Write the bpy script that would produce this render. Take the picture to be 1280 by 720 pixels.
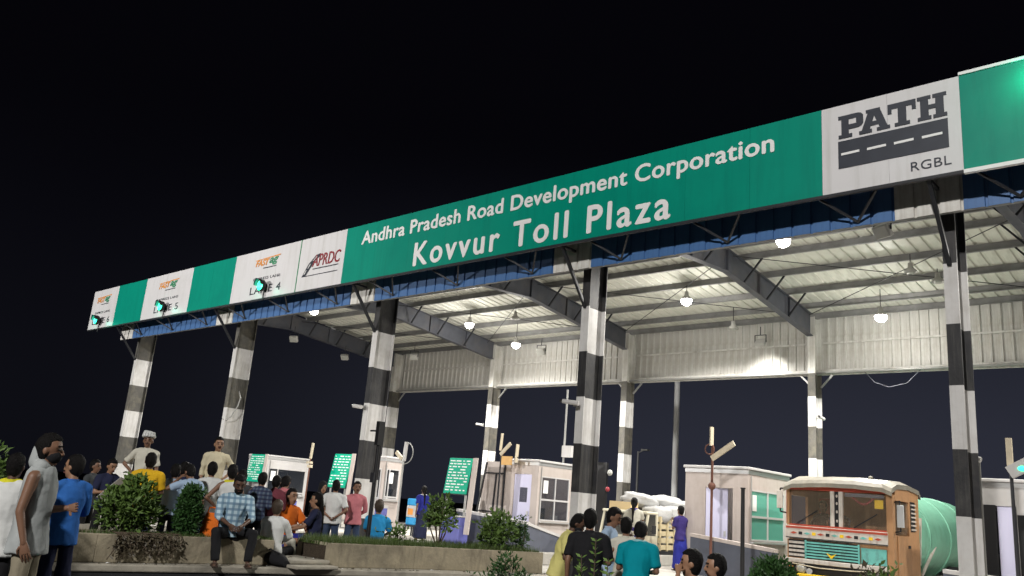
import bpy, bmesh, math, random
from mathutils import Vector, Matrix, noise
random.seed(7)
R = math.radians
sc = bpy.context.scene
col = sc.collection
for o in list(bpy.data.objects):
    bpy.data.objects.remove(o)

# ------------------------------------------------------------------ camera
cam_d = bpy.data.cameras.new("camera")
cam = bpy.data.objects.new("camera", cam_d)
col.objects.link(cam)
sc.camera = cam
cam_d.sensor_fit = 'HORIZONTAL'
cam_d.sensor_width = 36.0
cam_d.lens = 1050.64 / 1280 * 36.0
cam_d.clip_start = 0.05
cam_d.clip_end = 3000
YAW, PITCH, ROLL = R(42.637), R(14.437), R(4.637)
f0 = Vector((-math.sin(YAW), math.cos(YAW), 0)); r0 = Vector((math.cos(YAW), math.sin(YAW), 0)); u0 = Vector((0, 0, 1))
fw = f0 * math.cos(PITCH) + u0 * math.sin(PITCH)
up = u0 * math.cos(PITCH) - f0 * math.sin(PITCH)
rt = r0 * math.cos(ROLL) + up * math.sin(ROLL)
up = up * math.cos(ROLL) - r0 * math.sin(ROLL)
m = Matrix((rt, up, -fw)).transposed().to_4x4()
m.translation = Vector((31.61, -13.77, 1.6))
cam.matrix_world = m

# ------------------------------------------------------------------ night sky
world = bpy.data.worlds.new("World")
sc.world = world
world.use_nodes = True
nt = world.node_tree
N, L = nt.nodes, nt.links
N.clear()
out = N.new("ShaderNodeOutputWorld"); bg = N.new("ShaderNodeBackground")
tc = N.new("ShaderNodeTexCoord")
sep = N.new("ShaderNodeSeparateXYZ"); L.new(tc.outputs["Generated"], sep.inputs[0])
def mr(src, a, b, c, d, smooth=True):
    n = N.new("ShaderNodeMapRange"); n.clamp = True
    if smooth: n.interpolation_type = 'SMOOTHSTEP'
    n.inputs[1].default_value = a; n.inputs[2].default_value = b; n.inputs[3].default_value = c; n.inputs[4].default_value = d
    L.new(src, n.inputs[0]); return n.outputs[0]
def mth(op, a, b):
    n = N.new("ShaderNodeMath"); n.operation = op
    for i, v in enumerate((a, b)):
        if hasattr(v, "links"): L.new(v, n.inputs[i])
        else: n.inputs[i].default_value = v
    return n.outputs[0]
dot = N.new("ShaderNodeVectorMath"); dot.operation = 'DOT_PRODUCT'
dot.inputs[1].default_value = (0.25, 0.97, 0.0); L.new(tc.outputs["Generated"], dot.inputs[0])
town = mr(dot.outputs["Value"], 0.05, 0.85, 0.12, 1.0)      # glow of the lit town behind the plaza
low = mr(sep.outputs[2], 0.05, 0.42, 1.0, 0.0)
glow = mth('MULTIPLY', town, low)
rgb = N.new("ShaderNodeMix"); rgb.data_type = 'RGBA'
rgb.inputs[6].default_value = (0.0014, 0.0013, 0.0024, 1)
rgb.inputs[7].default_value = (0.0245, 0.0265, 0.0395, 1)
L.new(glow, rgb.inputs[0])
L.new(rgb.outputs[2], bg.inputs[0]); bg.inputs[1].default_value = 1.0
L.new(bg.outputs[0], out.inputs[0])

# ------------------------------------------------------------------ exposure
sc.view_settings.view_transform = 'Standard'
sc.view_settings.look = 'None'
sc.view_settings.exposure = 0.0
sc.view_settings.gamma = 1.0
try:
    sc.cycles.max_bounces = 6; sc.cycles.diffuse_bounces = 3; sc.cycles.glossy_bounces = 3
    sc.cycles.transmission_bounces = 4; sc.cycles.transparent_max_bounces = 6
    sc.cycles.sample_clamp_indirect = 4.0; sc.cycles.sample_clamp_direct = 0
    sc.cycles.use_denoising = True
    sc.cycles.caustics_reflective = False; sc.cycles.caustics_refractive = False
except Exception:
    pass

# ------------------------------------------------------------------ lamps whose poles stand outside the frame
def spot(name, loc, tgt, energy, size_deg, colr, radius=0.4, blend=0.6):
    d = bpy.data.lights.new(name, 'SPOT'); d.energy = energy; d.spot_size = R(size_deg); d.spot_blend = blend
    d.color = colr; d.shadow_soft_size = radius
    o = bpy.data.objects.new(name, d); col.objects.link(o); o.location = loc
    o.rotation_euler = (Vector(tgt) - Vector(loc)).to_track_quat('-Z', 'Y').to_euler()
    return o
MAST = 1.0
spot("street_floodlight", (-4, -42, 9.0), (3.5, 0, 7), 56000 * MAST, 44, (1.0, 0.97, 0.93), 0.6, 0.9)
spot("street_floodlight", (34, -32, 17.5), (21, -1, 5), 35000 * MAST, 86, (1.0, 0.97, 0.93), 0.7, 0.8)

# ------------------------------------------------------------------ materials
def mat(name, c, rough=0.6, metal=0.0, var=0.12, scale=3.0, bump=0.0, bscale=40.0, emit=None, estr=0.0, spec=0.4, dirt=None, dirt_amt=0.0, dscale=1.2, streak=None, streak_amt=0.0, sscale=(9, 9, 0.5)):
    m = bpy.data.materials.new(name); m.use_nodes = True
    n, l = m.node_tree.nodes, m.node_tree.links
    p = n["Principled BSDF"]
    p.inputs["Roughness"].default_value = rough; p.inputs["Metallic"].default_value = metal
    p.inputs["Specular IOR Level"].default_value = spec
    t = n.new("ShaderNodeTexCoord")
    ns = n.new("ShaderNodeTexNoise"); ns.inputs["Scale"].default_value = scale; ns.inputs["Detail"].default_value = 5
    l.new(t.outputs["Object"], ns.inputs["Vector"])
    mx = n.new("ShaderNodeMix"); mx.data_type = 'RGBA'
    mx.inputs[6].default_value = tuple(max(0, v * (1 - var * 1.6)) for v in c) + (1,)
    mx.inputs[7].default_value = tuple(min(1, v * (1 + var)) for v in c) + (1,)
    l.new(ns.outputs["Fac"], mx.inputs[0])
    res = mx.outputs[2]
    if dirt:
        n2 = n.new("ShaderNodeTexNoise"); n2.inputs["Scale"].default_value = dscale; n2.inputs["Detail"].default_value = 8; n2.inputs["Roughness"].default_value = 0.7
        l.new(t.outputs["Object"], n2.inputs["Vector"])
        rp = n.new("ShaderNodeMapRange"); rp.inputs[1].default_value = 0.48; rp.inputs[2].default_value = 0.72; rp.inputs[4].default_value = dirt_amt
        l.new(n2.outputs["Fac"], rp.inputs[0])
        m2 = n.new("ShaderNodeMix"); m2.data_type = 'RGBA'; l.new(rp.outputs[0], m2.inputs[0]); l.new(res, m2.inputs[6]); m2.inputs[7].default_value = tuple(dirt) + (1,)
        res = m2.outputs[2]
    if streak:
        mp = n.new("ShaderNodeMapping"); mp.inputs["Scale"].default_value = sscale; l.new(t.outputs["Object"], mp.inputs["Vector"])
        n3 = n.new("ShaderNodeTexNoise"); n3.inputs["Scale"].default_value = 1.0; n3.inputs["Detail"].default_value = 7; n3.inputs["Roughness"].default_value = 0.65
        l.new(mp.outputs[0], n3.inputs["Vector"])
        r3 = n.new("ShaderNodeMapRange"); r3.inputs[1].default_value = 0.5; r3.inputs[2].default_value = 0.74; r3.inputs[4].default_value = streak_amt
        l.new(n3.outputs["Fac"], r3.inputs[0])
        m3 = n.new("ShaderNodeMix"); m3.data_type = 'RGBA'; l.new(r3.outputs[0], m3.inputs[0]); l.new(res, m3.inputs[6]); m3.inputs[7].default_value = tuple(streak) + (1,)
        res = m3.outputs[2]
    l.new(res, p.inputs["Base Color"])
    if bump:
        nb = n.new("ShaderNodeTexNoise"); nb.inputs["Scale"].default_value = bscale; nb.inputs["Detail"].default_value = 6
        l.new(t.outputs["Object"], nb.inputs["Vector"])
        b = n.new("ShaderNodeBump"); b.inputs["Strength"].default_value = bump; b.inputs["Distance"].default_value = 0.02
        l.new(nb.outputs["Fac"], b.inputs["Height"]); l.new(b.outputs[0], p.inputs["Normal"])
    if emit:
        p.inputs["Emission Color"].default_value = tuple(emit) + (1,); p.inputs["Emission Strength"].default_value = estr
    return m

def glass(name, c, rough=0.05, alpha=0.35):
    m = mat(name, c, rough, var=0.02, spec=0.6)
    m.node_tree.nodes["Principled BSDF"].inputs["Alpha"].default_value = alpha
    return m

M = {}
M['asphalt'] = mat("asphalt", (0.045, 0.045, 0.048), 0.85, var=0.3, scale=9, bump=0.5, bscale=60, dirt=(0.09, 0.08, 0.07), dirt_amt=0.6, dscale=0.25)
M['concrete'] = mat("concrete", (0.38, 0.35, 0.29), 0.9, var=0.22, scale=5, bump=0.35, bscale=25, dirt=(0.13, 0.12, 0.10), dirt_amt=0.7, dscale=0.9)
M['pale_concrete'] = mat("pale_concrete", (0.50, 0.48, 0.44), 0.85, var=0.15, scale=4, bump=0.25, bscale=25, dirt=(0.25, 0.22, 0.19), dirt_amt=0.6, dscale=0.8)
M['slab'] = mat("slab_concrete", (0.44, 0.425, 0.40), 0.85, var=0.18, scale=3, bump=0.25, bscale=25, dirt=(0.15, 0.14, 0.13), dirt_amt=0.7, dscale=0.5)
M['old_plaster'] = mat("old_plaster", (0.34, 0.295, 0.21), 0.92, var=0.28, scale=4, bump=0.55, bscale=18, dirt=(0.09, 0.08, 0.065), dirt_amt=0.75, dscale=1.3, streak=(0.08,0.07,0.055), streak_amt=0.75, sscale=(4,4,1.0))
M['end_plaster'] = mat("end_plaster", (0.42, 0.38, 0.27), 0.92, var=0.2, scale=4, bump=0.5, bscale=18, dirt=(0.15, 0.13, 0.10), dirt_amt=0.5, dscale=2)
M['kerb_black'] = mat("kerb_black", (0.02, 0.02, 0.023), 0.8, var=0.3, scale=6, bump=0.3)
M['soil'] = mat("soil", (0.06, 0.045, 0.03), 0.95, var=0.4, scale=14, bump=0.8, bscale=40)
M['col_black'] = mat("column_black_paint", (0.022, 0.022, 0.025), 0.6, var=0.35, scale=4, dirt=(0.07, 0.065, 0.06), dirt_amt=0.6, dscale=1.6, streak=(0.12,0.115,0.10), streak_amt=0.4, sscale=(14,14,1.2), bump=0.2, bscale=30)
M['col_grey'] = mat("column_faded_black", (0.10, 0.095, 0.085), 0.7, var=0.3, scale=4, dirt=(0.22, 0.20, 0.15), dirt_amt=0.6, dscale=2.2, streak=(0.05,0.05,0.05), streak_amt=0.45, sscale=(14,14,0.8), bump=0.2, bscale=30)
M['col_white'] = mat("column_white_paint", (0.62, 0.61, 0.60), 0.6, var=0.1, scale=4, dirt=(0.38, 0.36, 0.33), dirt_amt=0.55, dscale=1.8, streak=(0.34,0.32,0.29), streak_amt=0.45, sscale=(14,14,0.9), bump=0.15, bscale=30)
M['steel'] = mat("grey_steel", (0.085, 0.09, 0.11), 0.55, var=0.25, scale=3, dirt=(0.15, 0.13, 0.11), dirt_amt=0.5)
M['purlin'] = mat("purlin_steel", (0.27, 0.27, 0.27), 0.6, var=0.25, scale=3, dirt=(0.09, 0.08, 0.07), dirt_amt=0.5)
M['dark_steel'] = mat("dark_steel", (0.022, 0.023, 0.028), 0.55, var=0.3, scale=4)
M['roof'] = mat("roof_sheet", (0.68, 0.68, 0.61), 0.5, var=0.10, scale=1.2, dirt=(0.46, 0.45, 0.38), dirt_amt=0.4, dscale=0.9, streak=(0.36,0.35,0.29), streak_amt=0.5, sscale=(5,0.5,5))
M['cream'] = mat("cream_cladding", (0.68, 0.67, 0.635), 0.5, var=0.08, scale=1.5, dirt=(0.38, 0.34, 0.28), dirt_amt=0.6, dscale=1.4, streak=(0.30,0.27,0.22), streak_amt=0.6, sscale=(7,7,0.35))
M['blue'] = mat("blue_cladding", (0.065, 0.155, 0.35), 0.45, var=0.14, scale=1.5, dirt=(0.04, 0.09, 0.20), dirt_amt=0.5, dscale=1.2, streak=(0.03,0.07,0.16), streak_amt=0.6, sscale=(7,7,0.5))
M['sign_green'] = mat("sign_green", (0.0, 0.265, 0.185), 0.42, var=0.07, scale=0.7, dirt=(0.0, 0.185, 0.14), dirt_amt=0.5, dscale=0.5, spec=0.22, streak=(0.0,0.16,0.12), streak_amt=0.45, sscale=(5,5,0.35), bump=0.25, bscale=1.6)
M['sign_white'] = mat("sign_white", (0.70, 0.69, 0.70), 0.35, var=0.05, scale=0.8, dirt=(0.58, 0.57, 0.56), dirt_amt=0.5, dscale=0.7, streak=(0.46,0.45,0.42), streak_amt=0.5, sscale=(5,5,0.35), bump=0.25, bscale=1.6)
M['letter_white'] = mat("letter_white", (0.84, 0.84, 0.83), 0.4, var=0.03)
M['letter_dark'] = mat("letter_dark", (0.035, 0.04, 0.055), 0.5, var=0.2, scale=6)
M['letter_red'] = mat("letter_red", (0.27, 0.03, 0.04), 0.5, var=0.1)
M['letter_orange'] = mat("letter_orange", (0.75, 0.30, 0.06), 0.5, var=0.1)
M['letter_green'] = mat("letter_green", (0.04, 0.25, 0.12), 0.5, var=0.1)
M['board_green'] = mat("board_green", (0.0, 0.36, 0.22), 0.45, var=0.06)
M['booth_wall'] = mat("booth_panel", (0.50, 0.44, 0.41), 0.6, var=0.08, scale=2, dirt=(0.36, 0.29, 0.25), dirt_amt=0.6, dscale=1.3, streak=(0.32,0.26,0.22), streak_amt=0.4, sscale=(6,6,0.5))
M['booth_white'] = mat("booth_white", (0.52, 0.51, 0.51), 0.5, var=0.05, scale=2, dirt=(0.5, 0.46, 0.42), dirt_amt=0.4, streak=(0.42,0.38,0.34), streak_amt=0.3, sscale=(6,6,0.5))
M['booth_dark'] = mat("booth_interior", (0.10, 0.10, 0.12), 0.7, var=0.2)
M['door'] = mat("door_lavender", (0.62, 0.61, 0.80), 0.35, var=0.04)
M['violet'] = mat("violet_paint", (0.13, 0.14, 0.42), 0.6, var=0.15, scale=3, dirt=(0.09, 0.09, 0.2), dirt_amt=0.5)
M['navy_wall'] = mat("slate_paint", (0.10, 0.11, 0.145), 0.7, var=0.2, scale=3, dirt=(0.07, 0.07, 0.08), dirt_amt=0.5)
M['glass_dark'] = glass("dark_glass", (0.03, 0.035, 0.045), 0.05, 0.42)
M['glass_green'] = glass("green_glass", (0.12, 0.42, 0.33), 0.1, 0.75)
M['glass_clear'] = glass("windscreen_glass", (0.42, 0.34, 0.25), 0.10, 0.11)
M['alu'] = mat("aluminium", (0.55, 0.55, 0.55), 0.4, 0.6, var=0.08)
M['black'] = mat("black_plastic", (0.012, 0.012, 0.014), 0.5, var=0.2)
M['mast_paint'] = mat('mast_paint', (0.66, 0.67, 0.68), 0.5, var=0.1)
M['lamp_shell'] = mat("lamp_shell", (0.45, 0.44, 0.42), 0.5, 0.2, var=0.15)
M['lamp_on'] = mat("lamp_lens_lit", (0.9, 0.9, 0.9), 0.4, emit=(1.0, 0.97, 0.92), estr=60)
M['lamp_off'] = mat("lamp_lens_dull", (0.42, 0.42, 0.39), 0.25, var=0.05)
M['go_green'] = mat("signal_lens_green", (0.1, 0.8, 0.6), 0.3, emit=(0.015, 1.0, 0.42), estr=3.2)
M['rust'] = mat("rusty_pole", (0.16, 0.07, 0.05), 0.8, var=0.3, scale=8)
M['galv'] = mat("galvanised", (0.36, 0.36, 0.35), 0.5, 0.3, var=0.15)
M['plank'] = mat("plank_board", (0.55, 0.48, 0.36), 0.7, var=0.15, scale=6)
M['orange_plank'] = mat("plank_orange", (0.70, 0.42, 0.16), 0.7, var=0.15, scale=6)
M['water_blue'] = mat("bright_blue_plastic", (0.03, 0.30, 0.62), 0.4, var=0.05)
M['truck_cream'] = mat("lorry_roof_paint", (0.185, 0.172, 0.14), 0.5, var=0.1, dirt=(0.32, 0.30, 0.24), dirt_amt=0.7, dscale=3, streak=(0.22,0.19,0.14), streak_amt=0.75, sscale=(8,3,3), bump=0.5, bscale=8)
M['truck_tan'] = mat("lorry_tan_wood", (0.40, 0.215, 0.10), 0.55, var=0.18, scale=4, dirt=(0.30, 0.17, 0.08), dirt_amt=0.5, dscale=3, streak=(0.22,0.12,0.06), streak_amt=0.7, sscale=(12,12,1.2), bump=0.4, bscale=10)
M['truck_red'] = mat("lorry_red", (0.42, 0.065, 0.035), 0.45, var=0.12, dirt=(0.25, 0.06, 0.04), dirt_amt=0.5, dscale=4)
M['truck_white'] = mat("lorry_white", (0.56, 0.52, 0.47), 0.5, var=0.06, dirt=(0.45, 0.36, 0.30), dirt_amt=0.5, dscale=5, streak=(0.30,0.20,0.15), streak_amt=0.7, sscale=(12,6,3))
M['truck_teal'] = mat("lorry_teal", (0.16, 0.50, 0.45), 0.45, var=0.1, dirt=(0.10, 0.28, 0.26), dirt_amt=0.5, dscale=5, streak=(0.10,0.16,0.15), streak_amt=0.7, sscale=(9,6,5))
M['truck_yellow'] = mat("lorry_yellow", (0.80, 0.52, 0.02), 0.5, var=0.08)
M['tank_green'] = mat("tank_green", (0.15, 0.35, 0.25), 0.5, var=0.12, dirt=(0.12, 0.36, 0.25), dirt_amt=0.6, dscale=1.6, streak=(0.08,0.20,0.14), streak_amt=0.7, sscale=(2,4,2), bump=0.5, bscale=3)
M['tyre'] = mat("tyre_rubber", (0.015, 0.015, 0.016), 0.9, var=0.3)
M['pick_cream'] = mat("pickup_cream", (0.68, 0.64, 0.50), 0.45, var=0.08, dirt=(0.4, 0.36, 0.28), dirt_amt=0.4, dscale=3)
M['pick_wood'] = mat("pickup_slats", (0.55, 0.47, 0.30), 0.6, var=0.15, scale=5)
M['sack'] = mat("white_sacking", (0.36, 0.36, 0.36), 0.8, var=0.1, scale=6, bump=0.5, bscale=14, dirt=(0.4, 0.39, 0.37), dirt_amt=0.5, dscale=4)
M['carton'] = mat("brown_carton", (0.52, 0.40, 0.22), 0.8, var=0.1, scale=4)
M['skin'] = mat("brown_skin", (0.20, 0.105, 0.065), 0.5, var=0.12, scale=6)
M['skin_dark'] = mat("dark_brown_skin", (0.105, 0.055, 0.036), 0.5, var=0.12, scale=6)
M['skin_light'] = mat("light_brown_skin", (0.30, 0.165, 0.10), 0.5, var=0.1, scale=6)
M['hair'] = mat("black_hair", (0.008, 0.007, 0.007), 0.6, var=0.4, scale=30, bump=0.8, bscale=90, spec=0.12)
M['hair_brown'] = mat("brown_hair", (0.045, 0.028, 0.016), 0.55, var=0.4, scale=30, bump=0.6, bscale=90)
M['eye'] = mat("eye_dark", (0.012, 0.010, 0.010), 0.3)
M['lip'] = mat("lip", (0.16, 0.06, 0.05), 0.5)
M['leather'] = mat("sandal_leather", (0.05, 0.03, 0.02), 0.7)
def leafmat(name, a, b):
    m = mat(name, a, 0.55, var=0.3, scale=9)
    mx = [x for x in m.node_tree.nodes if x.type == 'MIX'][0]
    mx.inputs[6].default_value = tuple(a) + (1,); mx.inputs[7].default_value = tuple(b) + (1,)
    return m
M['leaf'] = leafmat("leaf_green", (0.04, 0.09, 0.018), (0.15, 0.235, 0.05))
M['leaf_dark'] = leafmat("leaf_dark_green", (0.018, 0.06, 0.012), (0.05, 0.12, 0.03))
M['leaf_dry'] = leafmat("leaf_dry", (0.035, 0.032, 0.02), (0.11, 0.085, 0.05))
M['grass'] = leafmat("grass_green", (0.04, 0.075, 0.015), (0.10, 0.14, 0.035))
M['bark'] = mat("bark", (0.09, 0.065, 0.045), 0.9, var=0.3, scale=10, bump=0.5)

def cloth(name, c, var=0.1):
    return mat("cloth_" + name, c, 0.85, var=var, scale=7, bump=0.55, bscale=9, spec=0.15)
CL = {k: cloth(k, v) for k, v in dict(
    white=(0.62, 0.63, 0.62), offwhite=(0.58, 0.56, 0.48), cream=(0.62, 0.56, 0.40), grey=(0.36, 0.38, 0.38), darkgrey=(0.06, 0.065, 0.07),
    khaki=(0.25, 0.22, 0.16), blue=(0.03, 0.13, 0.42), navy=(0.022, 0.026, 0.06), denim=(0.04, 0.06, 0.11), yellow=(0.70, 0.42, 0.02),
    lightblue=(0.34, 0.45, 0.60), maroon=(0.16, 0.04, 0.055), pink=(0.48, 0.15, 0.17), sky=(0.03, 0.28, 0.58), royal=(0.028, 0.034, 0.26),
    paleyellow=(0.60, 0.55, 0.20), black=(0.014, 0.014, 0.016), teal=(0.0, 0.24, 0.30), toplit_teal=(0.25, 0.48, 0.50), orange=(0.72, 0.16, 0.02),
    purple=(0.045, 0.032, 0.15), brown=(0.12, 0.07, 0.04), lime=(0.62, 0.58, 0.03)).items()}
def plaid(name, base, line1, line2, scale):
    m = mat(name, base, 0.85, var=0.05, bump=0.5, bscale=9, spec=0.15)
    n, l = m.node_tree.nodes, m.node_tree.links
    p = n["Principled BSDF"]; prev = p.inputs["Base Color"].links[0].from_socket
    t = n.new("ShaderNodeTexCoord")
    for ax, c in (('X', line1), ('Z', line2)):
        w = n.new("ShaderNodeTexWave"); w.bands_direction = ax; w.inputs["Scale"].default_value = scale; w.inputs["Distortion"].default_value = 0.6; w.inputs["Detail Scale"].default_value = 0.5
        l.new(t.outputs["Object"], w.inputs["Vector"])
        rp = n.new("ShaderNodeMapRange"); rp.inputs[1].default_value = 0.45; rp.inputs[2].default_value = 0.75; rp.inputs[4].default_value = 0.75; l.new(w.outputs["Fac"], rp.inputs[0])
        mx = n.new("ShaderNodeMix"); mx.data_type = 'RGBA'; l.new(rp.outputs[0], mx.inputs[0]); l.new(prev, mx.inputs[6]); mx.inputs[7].default_value = c + (1,)
        prev = mx.outputs[2]
    l.new(prev, p.inputs["Base Color"]); return m
CL['plaid'] = plaid("cloth_plaid", (0.46, 0.60, 0.68), (0.13, 0.24, 0.34), (0.12, 0.20, 0.30), 3.6)
CL['darkplaid'] = plaid("cloth_dark_plaid", (0.05, 0.07, 0.12), (0.12, 0.15, 0.2), (0.02, 0.02, 0.05), 4.5)
CL['pinkcheck'] = plaid("cloth_pink_check", (0.46, 0.15, 0.17), (0.40, 0.11, 0.13), (0.50, 0.20, 0.22), 15)

# ------------------------------------------------------------------ object helpers
def tag(o, label=None, cat=None, group=None, kind=None):
    if label: o["label"] = label
    if cat: o["category"] = cat
    if group: o["group"] = group
    if kind: o["kind"] = kind
    return o
def thing(name, label, cat, loc=(0, 0, 0), rz=0.0, group=None):
    o = bpy.data.objects.new(name, None); col.objects.link(o)
    o.empty_display_size = 0.2
    o.location = loc; o.rotation_euler = (0, 0, rz)
    return tag(o, label, cat, group)
def link(name, me, parent=None, loc=None, rot=None):
    o = bpy.data.objects.new(name, me); col.objects.link(o)
    if parent: o.parent = parent
    if loc is not None: o.location = loc
    if rot is not None: o.rotation_euler = rot
    return o
def dup(root, loc, rz=None, label=None):
    r = root.copy(); col.objects.link(r); r.location = loc
    if rz is not None: r.rotation_euler = (0, 0, rz)
    if label: r["label"] = label
    def rec(src, dst):
        for ch in list(src.children):
            c = ch.copy(); col.objects.link(c); c.parent = dst
            rec(ch, c)
    rec(root, r)
    return r

class MB:
    """collects faces; build() makes ONE mesh object"""
    def __init__(s): s.v, s.f, s.mi, s.sm = [], [], [], []
    def add(s, vs, fs, mi=0, smooth=False):
        b = len(s.v); s.v += [tuple(x) for x in vs]
        for f in fs:
            s.f.append(tuple(b + i for i in f)); s.mi.append(mi); s.sm.append(smooth)
        return s
    def box(s, x0, x1, y0, y1, z0, z1, mi=0):
        return s.add([(x0, y0, z0), (x1, y0, z0), (x1, y1, z0), (x0, y1, z0), (x0, y0, z1), (x1, y0, z1), (x1, y1, z1), (x0, y1, z1)],
                     [(3, 2, 1, 0), (4, 5, 6, 7), (0, 1, 5, 4), (1, 2, 6, 5), (2, 3, 7, 6), (3, 0, 4, 7)], mi)
    def prism(s, poly, axis, a, b, mi=0):
        """poly: 2d points; axis 'x': poly in (y,z) extruded from x=a..b ; 'y': (x,z) ; 'z': (x,y)"""
        n = len(poly)
        def P(p, t): return {'x': (t, p[0], p[1]), 'y': (p[0], t, p[1]), 'z': (p[0], p[1], t)}[axis]
        vs = [P(p, a) for p in poly] + [P(p, b) for p in poly]
        fs = [tuple(range(n)), tuple(range(2 * n - 1, n - 1, -1))] + [(i, i + n, (i + 1) % n + n, (i + 1) % n) for i in range(n)]
        return s.add(vs, fs, mi)
    def tube(s, p0, p1, r0, r1=None, n=8, mi=0, smooth=True):
        r1 = r0 if r1 is None else r1
        p0, p1 = Vector(p0), Vector(p1); d = (p1 - p0)
        if d.length < 1e-6: return s
        d.normalize(); a = d.orthogonal().normalized(); b = d.cross(a)
        vs = []
        for p, r in ((p0, r0), (p1, r1)):
            for i in range(n):
                t = 2 * math.pi * i / n; vs.append(p + a * math.cos(t) * r + b * math.sin(t) * r)
        s.add(vs, [(i, (i + 1) % n, (i + 1) % n + n, i + n) for i in range(n)], mi, smooth)
        s.add(vs, [tuple(range(n - 1, -1, -1)), tuple(range(n, 2 * n))], mi)
        return s
    def bar(s, p0, p1, w, h, mi=0):
        p0, p1 = Vector(p0), Vector(p1); d = (p1 - p0).normalized()
        up_ = Vector((0, 0, 1)) if abs(d.z) < 0.95 else Vector((0, 1, 0))
        a = d.cross(up_).normalized() * w / 2; b = a.cross(d).normalized() * h / 2
        vs = [p0 - a - b, p0 + a - b, p0 + a + b, p0 - a + b, p1 - a - b, p1 + a - b, p1 + a + b, p1 - a + b]
        return s.add(vs, [(3, 2, 1, 0), (4, 5, 6, 7), (0, 1, 5, 4), (1, 2, 6, 5), (2, 3, 7, 6), (3, 0, 4, 7)], mi)
    def path(s, pts, r, n=6, mi=0):
        for a, b in zip(pts, pts[1:]): s.tube(a, b, r, r, n, mi)
        return s
    def lathe(s, prof, n=14, mi=0, c=(0, 0, 0), axis='z'):
        vs = []
        for r, z in prof:
            for i in range(n):
                t = 2 * math.pi * i / n; q = (r * math.cos(t), r * math.sin(t), z)
                if axis == 'y': q = (q[0], q[2], q[1])
                if axis == 'x': q = (q[2], q[0], q[1])
                vs.append((c[0] + q[0], c[1] + q[1], c[2] + q[2]))
        k = len(prof)
        s.add(vs, [(j * n + i, j * n + (i + 1) % n, (j + 1) * n + (i + 1) % n, (j + 1) * n + i) for j in range(k - 1) for i in range(n)], mi, True)
        s.add(vs, [tuple(range(n - 1, -1, -1)), tuple(range((k - 1) * n, k * n))], mi)
        return s
    def ell(s, c, r, n=10, k=7, mi=0):
        vs = []
        for j in range(k + 1):
            ph = math.pi * j / k - math.pi / 2
            rr = max(math.cos(ph), 0.02)
            for i in range(n):
                t = 2 * math.pi * i / n
                vs.append((c[0] + r[0] * rr * math.cos(t), c[1] + r[1] * rr * math.sin(t), c[2] + r[2] * math.sin(ph)))
        s.add(vs, [(j * n + i, j * n + (i + 1) % n, (j + 1) * n + (i + 1) % n, (j + 1) * n + i) for j in range(k) for i in range(n)], mi, True)
        s.add(vs, [tuple(range(n - 1, -1, -1)), tuple(range(k * n, (k + 1) * n))], mi)
        return s
    def mesh(s, name, mats):
        me = bpy.data.meshes.new(name)
        me.from_pydata(s.v, [], s.f)
        for mm in (mats if isinstance(mats, (list, tuple)) else [mats]): me.materials.append(mm)
        me.polygons.foreach_set("material_index", s.mi)
        me.polygons.foreach_set("use_smooth", s.sm)
        me.validate()
        bm = bmesh.new(); bm.from_mesh(me); bmesh.ops.recalc_face_normals(bm, faces=bm.faces); bm.to_mesh(me); bm.free()
        me.update(); return me
    def build(s, name, mats, parent=None, loc=None, rot=None, bevel=0.0):
        o = link(name, s.mesh(name, mats), parent, loc, rot)
        if bevel:
            b = o.modifiers.new("bevel", 'BEVEL'); b.width = bevel; b.segments = 2; b.limit_method = 'ANGLE'; b.angle_limit = R(40)
        return o
def box(name, mats, parent, *d, bevel=0.0): return MB().box(*d).build(name, mats, parent, bevel=bevel)

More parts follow.
